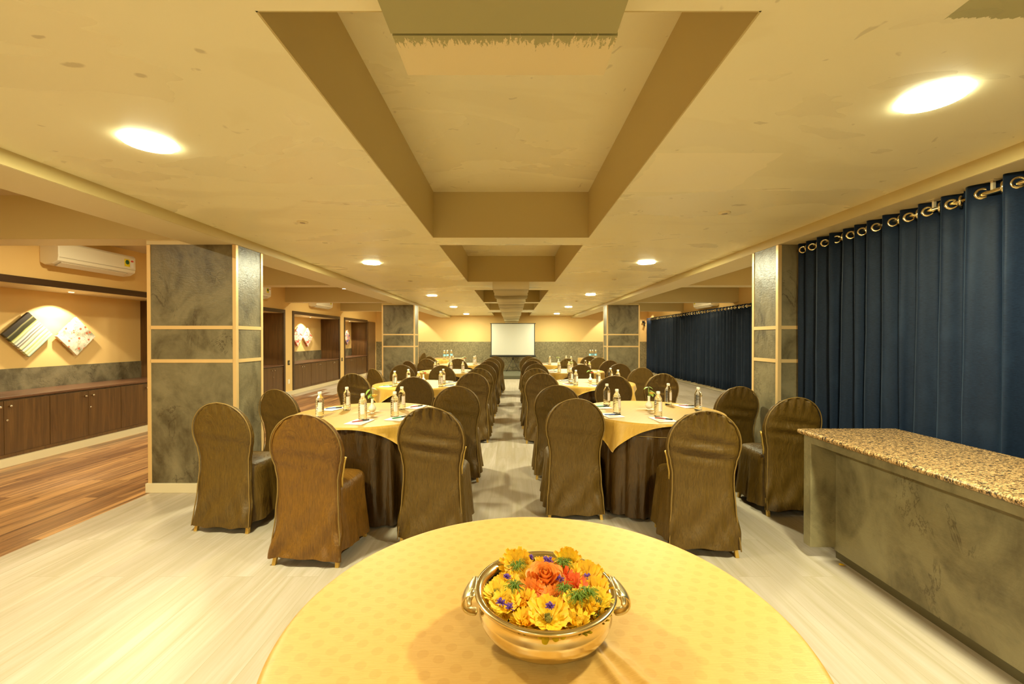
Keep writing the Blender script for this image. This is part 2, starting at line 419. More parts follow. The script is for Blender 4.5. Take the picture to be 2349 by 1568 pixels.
b_ = MB(); b_.box(-2.90, -2.50, YR, YW, ZB, ZTOP); b_.box(2.42, 2.82, YR, YW, ZB, ZTOP)
S('ceiling', b_, M['beam'])
b_ = MB(); b_.box(-6.4, -2.9, YR, YW, ZS, ZTOP); b_.box(2.82, 7.2, YR, YW, ZS, ZTOP)
S('ceiling', b_, M['side_ceiling'])
BEAMS = [-6.1, -2.8, .5, 3.83, 7.16, 10.45, 13.8]
for y in BEAMS:
    for x0, x1 in ((-XW, -2.9), (2.82, XW)):
        S('trim_%d' % k, MB().box(x0, x1, y + .006, y + .27, 2.29, ZS), M['beam']); k += 1
        S('trim_%d' % k, MB().box(x0, x1, y, y + .006, 2.291, ZS), M['taupe']); k += 1
for x0, x1 in ((-3.31, -2.9), (2.82, 3.22)):
    for y in (3.87, 10.85):
        S('trim_%d' % k, MB().box(x0, x1, y, y + .42, ZB, 2.29), M['beam']); k += 1

S('wall_back', MB().box(-6.4, 7.2, YW, YW + .2, 0, ZTOP), M['wall'])
S('wall_rear', MB().box(-6.4, 7.2, YR - .2, YR, 0, ZTOP), M['wall'])
S('wall_right', MB().box(XW, XW + .2, YR, YW, 0, ZTOP), M['wall'])
S('trim_%d' % k, MB().box(-XW, XW, YW - .015, YW, 0.10, 1.27), M['dado']); k += 1
S('baseboard_back', MB().box(-XW, XW, YW - .02, YW, 0, .10), M['white_trim'])
S('baseboard_right', MB().box(XW - .02, XW, YR, YW, 0, .12), M['white_trim'])
# left wall with the four framed niches
NIC = [(3.35, 7.08), (7.40, 10.42), (10.78, 13.75), (14.10, 16.35)]
ZN, XB = 2.03, -6.15
wl = MB(); prev = YR
for a, b in NIC:
    wl.box(XB, -XW, prev, a, 0, ZTOP); wl.box(XB, -XW, a, b, ZN, ZTOP); prev = b
wl.box(XB, -XW, prev, YW, 0, ZTOP)
wl.box(XB - .2, XB, YR, YW, 0, ZTOP)
S('wall_left', wl, M['wall'])
S('baseboard_left', MB().box(-XW - .001, -XW + .045, YR, 16.3, 0, .09), M['white_trim'])
for a, b in NIC:
    S('trim_%d' % k, MB().box(XB, XB + .012, a, b, .76, 1.03), M['stucco']); k += 1     # stucco splashback
    fr = MB()
    fr.box(-XW - .02, -XW + .02, a, a + .07, .0 if a > 7 else .76, ZN); fr.box(-XW - .02, -XW + .02, b - .07, b, 0, ZN)
    fr.box(-XW - .02, -XW + .02, a, b, ZN - .01, ZN + .07)
    S('trim_%d' % k, fr, M['dark_frame']); k += 1
    jb = MB(); jb.box(XB, -XW - .02, a, a + .015, 0, ZN); jb.box(XB, -XW - .02, b - .015, b, 0, ZN)
    S('trim_%d' % k, jb, M['dark_wood']); k += 1
    S('trim_%d' % k, MB().box(XB, -XW - .02, a, b, ZN - .01, ZN + .0), M['beam']); k += 1

# ------------------------------------------------------------------ cabinets in the niches
def cabinet(y0, y1, label):
    e = empty('cabinet', (-XW, (y0 + y1) / 2, 0), 0, label, 'cabinet', 'low storage cabinets in the left wall niches')
    h = (y1 - y0) / 2
    MB().box(-.56, -.022, -h, h, .10, .735).build('carcass', M['dark_wood'], e)
    MB().box(-.50, .012, -h, h, .091, .13).build('plinth', M['dark_wood'], e)
    for s_ in (-1, 1):
        a, b = (-h + .003, -.002) if s_ < 0 else (.002, h - .003)
        d = MB().box(-.022, 0, a, b, .13, .715).build('door', M['dark_wood'], e, bevel=.0015)
        ky = -.05 * (-1 if s_ > 0 else 1)
        kz = .655
        MK = Matrix.Translation((0, ky, kz)) @ Matrix.Rotation(PI / 2, 4, 'Y')
        MB().lathe([(.006, 0), (.006, .014), (.013, .018), (.014, .026), (.010, .031)], 14, MK).build('knob', M['steel'], d)
        if s_ > 0:
            MK = Matrix.Translation((0, .03, .50)) @ Matrix.Rotation(PI / 2, 4, 'Y')
            MB().lathe([(.011, 0), (.011, .004), (.008, .006)], 14, MK).build('lock', M['steel'], d)
    return e
names = {0: 'near left niche', 1: 'second niche, partly behind the nearest left column', 2: 'third niche with the red canvases', 3: 'farthest niche'}
def ct(y0, y1, lab):
    o = MB().box(XB + .012, -XW + .012, y0, y1, .735, .76).build('countertop', M['dark_wood_h'], bevel=.004)
    tag(o, lab, 'countertop', 'wooden tops over the niche cabinets')
ct(3.37, 7.06, 'long polished brown wooden top over cabinets below the striped canvas')
ct(7.42, 10.40, 'brown wooden top over cabinets in the niche just beyond the nearest left column')
ct(10.80, 13.73, 'brown wooden top over cabinets below the red canvases')
ct(14.12, 16.33, 'brown wooden top over cabinets in the narrow farthest niche')
for y0, lab in ((3.37, 'dark walnut two-door cabinet nearest the left edge of the photo, mostly out of view'),
                (4.19, 'dark walnut two-door cabinet with small steel knobs below the striped canvas'),
                (5.12, 'dark walnut two-door cabinet with two close knobs below the blossom canvas'),
                (6.05, 'dark walnut cabinet with its edge hidden by the nearest left column')):
    cabinet(y0, min(y0 + (.82 if y0 < 4 else .93), 7.06), lab)
for y0, lab in ((7.43, 'walnut cabinet hidden behind the nearest left column, nearest in its niche'), (8.42, 'walnut cabinet in the middle of the niche behind the nearest left column'),
                (9.41, 'narrow looking walnut cabinet just right of the nearest left column')):
    cabinet(y0, y0 + .97, lab)
for y0, lab in ((10.82, 'left cabinet of the three below the red canvases'), (11.79, 'middle cabinet of the three below the red canvases'),
                (12.76, 'right cabinet of the three beside the dark side panel of the red canvas niche')):
    cabinet(y0, y0 + .96, lab)
for y0, lab in ((14.14, 'plain walnut cabinet at the near end of the farthest niche'), (15.23, 'plain walnut cabinet at the far end of the farthest niche')):
    cabinet(y0, y0 + 1.08, lab)
e = empty('door_1', (-XW, 16.8, 0)); e['kind'] = 'structure'
MB().box(0, .04, -.42, .42, .0, ZN + .02).build('door_panel', M['brown_panel'], e, bevel=.003)
MB().box(.04, .06, -.36, -.33, .95, 1.1).build('door_handle', M['steel'], e)

# ------------------------------------------------------------------ columns
def column(x0, x1, y0, label):
    y1 = y0 + .42; cx, cy = (x0 + x1) / 2, (y0 + y1) / 2; hx, hy = (x1 - x0) / 2, (y1 - y0) / 2
    e = empty('column', (cx, cy, 0), 0, label, 'column', 'stucco columns with gold strips')
    MB().box(-hx + .006, hx - .006, -hy + .006, hy - .006, 0, ZB).build('shaft', M['stucco'], e)
    for sx in (-1, 1):
        for sy in (-1, 1):
            a, b = (-hx, -hx + .034) if sx < 0 else (hx - .034, hx)
            c, d = (-hy, -hy + .034) if sy < 0 else (hy - .034, hy)
            MB().box(a, b, c, d, .08, ZB - .001).build('corner_strip', M['gold_trim'], e, bevel=.002)
    for z in (1.196, 1.500):
        m = MB(); m.box(-hx + .03, hx - .03, -hy, -hy + .008, z - .016, z + .016); m.box(-hx + .03, hx - .03, hy - .008, hy, z - .016, z + .016)
        m.box(-hx, -hx + .008, -hy + .03, hy - .03, z - .016, z + .016); m.box(hx - .008, hx, -hy + .03, hy - .03, z - .016, z + .016)
        m.build('band', M['gold_trim'], e)
    MB().box(-hx - .014, hx + .014, -hy - .014, hy + .014, 0, .085).build('plinth', M['white_trim'], e, bevel=.003)
column(-3.31, -2.50, 3.87, 'nearest column on the left, grey stucco panels divided by pale gold strips')
column(-3.31, -2.47, 10.85, 'distant left column, grey stucco with gold strips, before the back wall')
column(2.41, 3.22, 3.87, 'nearest column on the right, glossy stucco face beside the big navy curtain')
column(2.41, 3.25, 10.85, 'distant right column, grey stucco with gold strips, left of the long navy curtains')

# ------------------------------------------------------------------ duct under the ceiling
def duct(y0, y1, za, zb, hw0, hw1, label, near):
    e = empty('ceiling_duct', (-.018, y0, 0), 0, label, 'duct', 'ducts running under the ceiling')
    m = MB(); n = 90 if not near else 4; rr = []
    for i in range(n + 1):
        u = i / n; y = u * (y1 - y0); hw = hw0 + (hw1 - hw0) * u; z = za + (zb - za) * u
        r = .040 * random.random() ** 3 + .004
        rr.append([(-hw, y, ZC + .002), (-hw - r * .5, y, z - r), (-hw * .5, y, z - r * 1.3), (hw * .5, y, z - r), (hw + r * .5, y, z - r), (hw, y, ZC + .002)])
    m.rings(rr, False, False, False, smooth=not near)
    o = m.build('casing', M['duct_paint' if near else 'duct'], e)
    if near: o.location = (.018, -y0, 0) if False else (0, 0, 0)
    return e, o
random.seed(3)
e = empty('ceiling_duct', (0, 0, 0), 0, 'boxy duct directly overhead with a cream roller patch and dark joint', 'duct')
MB().box(-.327, .283, YR + .02, 1.158, 2.222, ZC + .02).build('casing', M['duct_paint'], e)
MB().box(-.320, .276, 1.158, 1.166, 2.232, ZC + .02).build('joint', M['black'], e)
MB().box(-.325, .287, 1.166, 1.339, 2.222, ZC + .02).build('end_panel', M['duct_paint'], e)
e, o = duct(7.12, YW - .03, 2.235, 2.10, .300, .262, 'long pale duct wrapped in wrinkled fabric running to the back wall above the screen', False)
MB().box(-.302, .302, -.09, .0, 2.222, 2.36).build('end_cover', M['beam'], e)
MB().box(-.262, .262, YW - .03 - 7.12, YW - 7.12 - .002, 2.03, 2.3).build('wall_collar', M['beam'], e)

# ------------------------------------------------------------------ lamps
def lamp(x, y, label):
    e = empty('ceiling_lamp', (x, y, ZC), 0, label, 'lamp', 'round flush ceiling lamps')
    MB().lathe([(.1005, .0), (.1005, -.0115), (.098, -.0125)], 48, cap0=False, cap1=False).build('rim', M['lamp_edge'], e)
    MB().lathe([(.0001, -.0125), (.098, -.0125)], 32, cap0=False, cap1=False).build('diffuser', M['lamp'], e)
for x, y, lab in [(-1.72, 2.03, 'large bright ceiling lamp at upper left of the photo'), (1.62, 1.65, 'large bright ceiling lamp at upper right of the photo'),
                  (-1.72, 5.24, 'second ceiling lamp on the left, above the second left table'), (1.64, 5.21, 'second ceiling lamp on the right, before the second right table'),
                  (-1.72, 9.2, 'third ceiling lamp from the camera on the left'), (1.66, 9.02, 'third ceiling lamp from the camera on the right'),
                  (-1.71, 12.48, 'fourth ceiling lamp from the camera on the left'), (1.65, 12.48, 'fourth ceiling lamp from the camera on the right'),
                  (-1.72, 16.1, 'farthest small looking ceiling lamp on the left near the back wall'), (1.67, 15.9, 'farthest small looking ceiling lamp on the right near the back wall'),
                  (-1.72, -1.6, 'ceiling lamp behind the camera on the left'), (1.66, -1.7, 'ceiling lamp behind the camera on the right'),
                  (-1.72, -5.0, 'unseen fill lamp added far behind the camera on the left'), (1.66, -5.0, 'unseen fill lamp added far behind the camera on the right')]:  # the rearmost pair is unseen, added to brighten the chair backs
    lamp(x, y, lab)
def aisle_fill_lamp(x, y, label, z=ZS):  # round lamps added to light the aisles, kept out of sight by the beams
    e = empty('aisle_fill_lamp', (x, y, z), 0, label, 'lamp', 'added round fill lamps in the side aisle bays')
    MB().lathe([(.09, 0), (.09, -.006), (.084, -.010)], 32, cap0=False, cap1=False).build('rim', M['white_plastic'], e)
    MB().lathe([(.085, -.009), (.0001, -.009)], 32, cap0=False, cap1=False).build('diffuser', M['lamp_fill'], e)
    l = bpy.data.lights.new('lamp_light', 'AREA'); l.shape = 'DISK'; l.size = .16; l.energy = SIDE_W; l.color = LCS
    lo = bpy.data.objects.new('lamp_light', l); col.objects.link(lo); lo.parent = e; lo.location = (0, 0, -.014)
for i, y in enumerate((1.9, 4.75, 8.1, 11.4, 14.7)):
    nm = ['nearest', 'second', 'third', 'fourth', 'farthest'][i]
    aisle_fill_lamp(-4.2, y, 'added round fill lamp hidden behind the beams, %s bay of left aisle' % nm)
    if i: aisle_fill_lamp(4.2, y, 'added round fill lamp hidden behind the beams, %s bay of right aisle' % nm)
def spot(x, y, z, tx, ty, tz, watt, size, label, blend=.25, cone2=False, r=.03):
    e = empty('spotlight', (x, y, z), 0, label, 'spotlight', 'small recessed spotlights')
    MB().lathe([(.036, 0), (.036, -.004), (.030, -.006)], 20, cap0=False, cap1=False).build('rim', M['steel'], e)
    MB().lathe([(.030, -.005), (.0001, -.005)], 20, cap0=False, cap1=False).build('lens', M['lamp_small'], e)
    l = bpy.data.lights.new('spot_light', 'SPOT'); l.energy = watt; l.color = (1.0, .86, .60); l.spot_size = size; l.spot_blend = blend; l.shadow_soft_size = r
    lo = bpy.data.objects.new('spot_light', l); col.objects.link(lo); lo.parent = e; lo.location = (0, 0, -.02)
    lo.rotation_euler = Vector((tx - x, ty - y, tz - z)).to_track_quat('-Z', 'Y').to_euler()
    if cone2:
        l2 = l.copy(); l2.spot_size = size * .62; l2.energy = watt * .45
        lo2 = bpy.data.objects.new('spot_light', l2); col.objects.link(lo2); lo2.parent = e; lo2.location = (0, 0, -.02); lo2.rotation_euler = lo.rotation_euler
for y, lab in ((5.70, 'small spotlight in the soffit above the striped and blossom canvases'), (8.95, 'small spotlight above the niche behind the nearest left column'),
               (12.45, 'small spotlight in the soffit above the red canvases'), (15.45, 'small spotlight in the soffit of the farthest niche')):
    spot(-5.88, y, ZN - .011, -5.95, y, 1.0, SPOT_W, 1.9, lab, .12, True)
spot(-3.9, 16.9, ZS, -3.95, 17.1, 1.0, 130, 1.5, 'small spotlight washing the left end of the back wall', .2)
spot(3.9, 16.9, ZS, 3.95, 17.1, 1.0, 130, 1.5, 'small spotlight washing the right end of the back wall', .2)
spot(-2.86, 7.27, 2.25, -2.95, 7.27, 0, 20, 1.6, 'tiny lit downlight on the beam above the second left table', .5)
spot(5.25, 16.6, 2.29 + .39, 5.3, 17.3, 1.2, 60, 1.3, 'small spotlight in the far right corner beside the curtains', .4)
for x, y, lab in ((1.57, 3.16, 'small round ceiling disc above the nearest right table'), (-1.67, 3.41, 'small round ceiling disc above the nearest left table'),
                  (1.61, 6.7, 'small round ceiling disc above the second right table'), (-1.64, 6.9, 'small round ceiling disc above the second left table'),
                  (-1.62, 10.6, 'tiny ceiling disc between the third and fourth left lamps'), (1.6, 10.6, 'tiny ceiling disc between the third and fourth right lamps')):
    e = empty('ceiling_disc', (x, y, ZC), 0, lab, 'ceiling fixture', 'small flat discs in the ceiling')
    MB().lathe([(.042, 0), (.042, -.006), (.036, -.009)], 28, cap0=False).build('rim', M['beam'], e)
    MB().lathe([(.020, -.009), (.020, -.011)], 20).build('plate', M['grey_vane'], e)

# ------------------------------------------------------------------ air conditioners
def aircon(y0, y1, side, label):
    X = -XW if side < 0 else XW
    e = empty('air_conditioner', (X, (y0 + y1) / 2, 2.27), 0 if side < 0 else PI, label, 'air conditioner', 'wall mounted split air conditioners')
    h = (y1 - y0) / 2
    prof = [(0, .03), (.06, .0), (.15, .012), (.215, .05), (.225, .10), (.222, .26), (.20, .285), (0, .285)]
    m = MB(); m.prism([(a, b) for a, b in prof], -h, h, 'y'); m.build('body', M['white_plastic'], e, bevel=.008)
    MB().box(.219, .2275, -h + .01, h - .01, .088, .092).build('panel_gap', M['grey_vane'], e)
    Mv = Matrix.Translation((.165, 0, .010)) @ Matrix.Rotation(-.55, 4, 'Y')
    MB().box(-.03, .045, -h + .05, h - .12, -.006, .004, Mv).build('louver', M['white_plastic'], e)
    Mv = Matrix.Translation((.160, 0, .013)) @ Matrix.Rotation(-.55, 4, 'Y')
    MB().box(-.035, .05, -h + .045, h - .11, -.006, .004, Mv).build('air_slot', M['grey_vane'], e)
    s_ = 1 if side < 0 else -1
    yl = h - .13 if side < 0 else -h + .10
    st = MB().box(.222, .2275, yl - .045, yl + .035, .125, .225).build('rating_sticker', M['sticker_y'], e)
    MB().lathe([(.03, 0), (.03, .001)], 20, Matrix.Translation((.2275, yl - .005, .185)) @ Matrix.Rotation(PI / 2, 4, 'Y')).build('dial', M['sticker_g'], st)
    sw = MB().box(.222, .2276, yl + .045, yl + .095, .115, .235).build('star_sticker', M['paper'], e)
    fan = [(0, 0)] + [(.026 * math.cos(a * PI / 6 + .3), .026 * math.sin(a * PI / 6 + .3)) for a in range(6)]
    m = MB(); m.prism([(yl + .07 + a, .195 + b) for a, b in fan], .2276, .2284, 'x'); m.build('star_dial', M['red'], sw)
    return e
M['sticker_y'] = simple('yellow_sticker', (.85, .70, .02), .5); M['sticker_g'] = simple('green_dial', (.04, .14, .04), .5)
aircon(5.02, 6.05, -1, 'white split air conditioner nearest, high on the left wall above the canvases')
aircon(8.45, 9.45, -1, 'white split air conditioner mostly hidden behind the nearest left column')
aircon(11.65, 12.70, -1, 'white split air conditioner above the red canvases, partly behind a beam')
aircon(11.45, 12.55, 1, 'white split air conditioner on the right wall above the long curtains')

# ------------------------------------------------------------------ canvases
def canvas(y, z, m, label, s=.20):
    o = MB().box(0, .035, -s, s, -s, s).build('canvas_picture', m, bevel=.004)
    o.location = (XB + .03, y, z); o.rotation_euler = (PI / 4, 0, 0)
    tag(o, label, 'picture', 'diamond hung canvases in the niches')
canvas(5.38, 1.45, M['art_stripes'], 'diamond hung canvas with green, black and white stripes')
canvas(5.97, 1.43, M['art_blossom'], 'diamond hung canvas with reddish blossoms on pale ground', .19)
canvas(12.14, 1.45, M['art_red'], 'red and cream diamond canvas, left of its pair in the third niche')
canvas(12.74, 1.43, M['art_red'], 'red and cream diamond canvas, right of its pair in the third niche')
canvas(15.80, 1.44, M['art_blue'], 'dark blue and red diamond canvas glimpsed in the farthest niche')

# switches and small wall things
def plate(x, y, z, m, label, sx=.035, dark=True):
    e = empty('wall_switch', (x, y, z), 0, label, 'switch')
    MB().box(0, .008, -sx, sx, -.055, .055).build('plate', m, e, bevel=.002)
    MB().box(.008, .013, -sx * .45, sx * .45, -.03, .03).build('rocker', M['steel' if dark else 'cap'], e)
plate(-XW, 10.60, .80, M['black'], 'black switch plate on the pale pier between the second and third niche', .045)
plate(-XW, 10.60, .33, M['white_plastic'], 'white socket plate low on the pale pier between niches', .045, False)
plate(-XW, 13.93, .72, M['black'], 'small black switch plate on the farther pale pier', .045)
e = empty('security_camera', (5.37, YW, 2.06), 0, 'small black camera on the back wall left of the long curtains', 'camera')
MB().box(-.05, .05, -.03, 0, -.03, .05).build('bracket', M['dark_metal'], e, bevel=.005)
MB().tube([(0, -.02, 0), (.01, -.09, -.03), (-.01, -.12, -.06)], .014).build('arm', M['dark_metal'], e)
MB().tube([(.03, -.10, -.02), (-.03, -.17, -.13)], .032, 14).build('body', M['dark_metal'], e)
MB().tube([(.01, -.11, .035), (-.08, -.15, .035)], .028, 10).build('hood', M['black'], e)

# ------------------------------------------------------------------ curtains
def curtain(X, y0, y1, ztop, zbot, seed, label, rings=True, amp=.045, rows=14, per=10, half0=.062):
    rnd = random.Random(seed)
    L = y1 - y0; nw = max(2, round(L / half0)); half = L / nw      # half waves, one ring at each crossing
    e = empty('curtain', (X, y0, 0), 0, label, 'curtain', 'navy eyelet curtains')
    cross = [0]
    for i in range(nw): cross.append(cross[-1] + half * rnd.uniform(.72, 1.28))
    f = L / cross[-1]; cross = [c * f for c in cross]
    amps = [amp * rnd.uniform(.7, 1.15) for _ in range(nw)]
    sh = [rnd.uniform(-.05, .05) for _ in range(nw + 1)]; sh[0] = sh[-1] = 0
    a2 = [rnd.uniform(.6, 1.45) for _ in range(nw)]
    m = MB(); rr = []
    for r in range(rows + 1):
        v = r / rows; z = ztop + (zbot - ztop) * v; ring = []
        g = v ** 1.3
        cr = [c + sh[i] * g * .9 for i, c in enumerate(cross)]
        for i in range(nw):
            A = amps[i] * (1 + (a2[i] - 1) * g) * (1 + .15 * g)
            sgn = 1 if i % 2 == 0 else -1
            for j in range(per + (1 if i == nw - 1 else 0)):
                u = j / per; s_ = math.sin(PI * u)
                xo = sgn * A * (s_ ** .95)
                yy = cr[i] + (cr[i + 1] - cr[i]) * (u + .03 * math.sin(2 * PI * u))
                xo += .006 * noise.noise(Vector((yy * 9, z * 2.5, seed)))
                ring.append((xo, yy, z + (.006 * math.sin(yy * 31 + seed) if r == rows else 0)))
        rr.append(ring)
    m.rings(rr, False); m.build('fabric', M['navy'], e, solid=.004)
    if rings:
        for i in range(nw):
            yc = cross[i] + half * .06 if i else .012
            sgn = 1 if i % 2 == 0 else -1
            zr = ztop - .055
            ang = .55 * sgn
            Mx = Matrix.Translation((0, yc, zr)) @ Matrix.Rotation(ang, 4, 'Z') @ Matrix.Rotation(PI / 2, 4, 'X')
            q = MB(); R_, r_ = .026, .008; rg = []
            for a in range(22):
                aa = 2 * PI * a / 22
                rg.append([Mx @ Vector(((R_ + r_ * math.cos(b * PI / 3)) * math.cos(aa), (R_ + r_ * math.cos(b * PI / 3)) * math.sin(aa), .008 * math.sin(b * PI / 3))) for b in range(6)])
            rg.append(rg[0]); q.rings(rg); q.build('eyelet', M['brass'], e)
    return e
curtain(2.585, 2.45, 3.84, 2.243, .03, 11, 'navy eyelet curtain hanging next to the nearest right column, behind the counter', amp=.040)
curtain(2.585, .55, 2.44, 2.250, .03, 23, 'navy eyelet curtain at the right edge of the photo with large eyelets', amp=.050, half0=.085)
ys = [4.6, 7.2, 9.7, 11.7, 13.5, 15.2, 17.05]
labs = ['navy curtain hidden behind the nearest right column', 'navy curtain mostly behind the nearest right column, in the right aisle', 'navy curtain of the right aisle seen just left of the nearest right column',
        'navy curtain second from the nearest right column along the right wall', 'navy curtain second from the far end along the right wall',
        'navy curtain at the far end of the right wall beside the small camera']
for i in range(1, 6):
    curtain(5.40, ys[i] + .01, ys[i + 1] - .01, 2.20, .10, 40 + i, labs[i], amp=.040, rows=8, per=6, half0=.085)
def rod(X, y0, y1, z, r, label, br, zc, wall=None):
    e = empty('curtain_rod', (X, y0, z), 0, label, 'curtain rod')
    MB().tube([(0, 0, 0), (0, y1 - y0, 0)], r, 12).build('pole', M['brass'], e)
    for y in br:
        m = MB()
        if wall is None: m.box(-.008, .008, y - y0 - .006, y - y0 + .006, 0, zc - z); m.box(-.022, .022, y - y0 - .022, y - y0 + .022, zc - z - .004, zc - z)
        else: m.box(0, wall - X, y - y0 - .01, y - y0 + .01, -.01, .012)
        m.build('bracket', M['white_trim'], e)
rod(2.585, .5, 3.86, 2.190, .0125, 'brass curtain rod over the near navy curtains', (.9, 2.30, 2.62, 3.82), ZB)
rod(5.40, 7.1, 17.1, 2.145, .012, 'long brass curtain rod along the right wall', (7.3, 9.7, 11.7, 13.5, 15.2, 17.0), ZB, XW)

# ------------------------------------------------------------------ counter
e = empty('reception_counter', (2.3, 1.6, 0), 0, 'low stucco counter with a speckled brown granite top at the right', 'counter')
def cb(x0, x1, y0, y1, z0, z1): return MB().box(x0 - 2.3, x1 - 2.3, y0 - 1.6, y1 - 1.6, z0, z1)
cb(1.865, 2.515, .45, 2.795, .782, .812).build('granite_top', M['granite'], e, bevel=.011)
cb(1.895, 1.925, .48, 2.70, .735, .782).build('apron', M['stucco_counter'], e)
cb(1.925, 2.10, .48, 2.70, .735, .782).build('soffit', M['stucco_counter'], e)
cb(1.895, 2.12, 2.70, 2.765, .075, .782).build('end_panel', M['stucco_counter'], e, bevel=.002)
cb(2.055, 2.50, .48, 2.74, .055, .782).build('front_panel', M['stucco_counter'], e)
cb(2.072, 2.48, .50, 2.72, .0, .055).build('kickboard', M['kick'], e)

# ------------------------------------------------------------------ stage and screen
e = empty('stage', (0, 16.1, 0), 0, 'low grey carpeted stage platform against the back wall', 'stage')
MB().box(-1.75, 1.75, -1.36, 1.325, 0, .112).build('platform', M['carpet'], e, bevel=.02)
e = empty('projection_screen', (.035, 16.75, .112), 0, 'white projection screen with black borders on a tripod stand', 'screen')
MB().box(-.845, .845, -.004, .004, .64, 1.865).build('fabric', M['screen'], e)
m = MB(); m.box(-.865, -.835, -.006, .006, .62, 1.87); m.box(.835, .865, -.006, .006, .62, 1.87)
m.build('border', M['black'], e)
MB().tube([(-.895, 0, 1.875), (.895, 0, 1.875)], .014, 10).build('top_bar', M['black'], e)
m = MB(); m.prism([(-.032, .565), (.032, .565), (.04, .60), (.03, .64), (-.03, .64), (-.04, .60)], -.90, .90, 'x'); m.build('case', M['black'], e, bevel=.004)
MB().tube([(0, .05, .03), (0, .05, 1.9)], .016, 12).build('pole', M['steel'], e)
for a in (-PI / 2 - .95, -PI / 2 + .95, PI / 2):
    lg = MB().tube([(0, .05, .50), (.26 * math.cos(a) * 1.2, .05 + .26 * math.sin(a), .006)], .009, 8).build('leg', M['black'], e)
    MB().tube([(0, .05, .12), (.15 * math.cos(a) * 1.2, .05 + .15 * math.sin(a), .215)], .006, 6).build('strut', M['black'], lg)
MB().tube([(0, .05, .46), (0, .05, .54)], .026, 12).build('collar', M['black'], e)

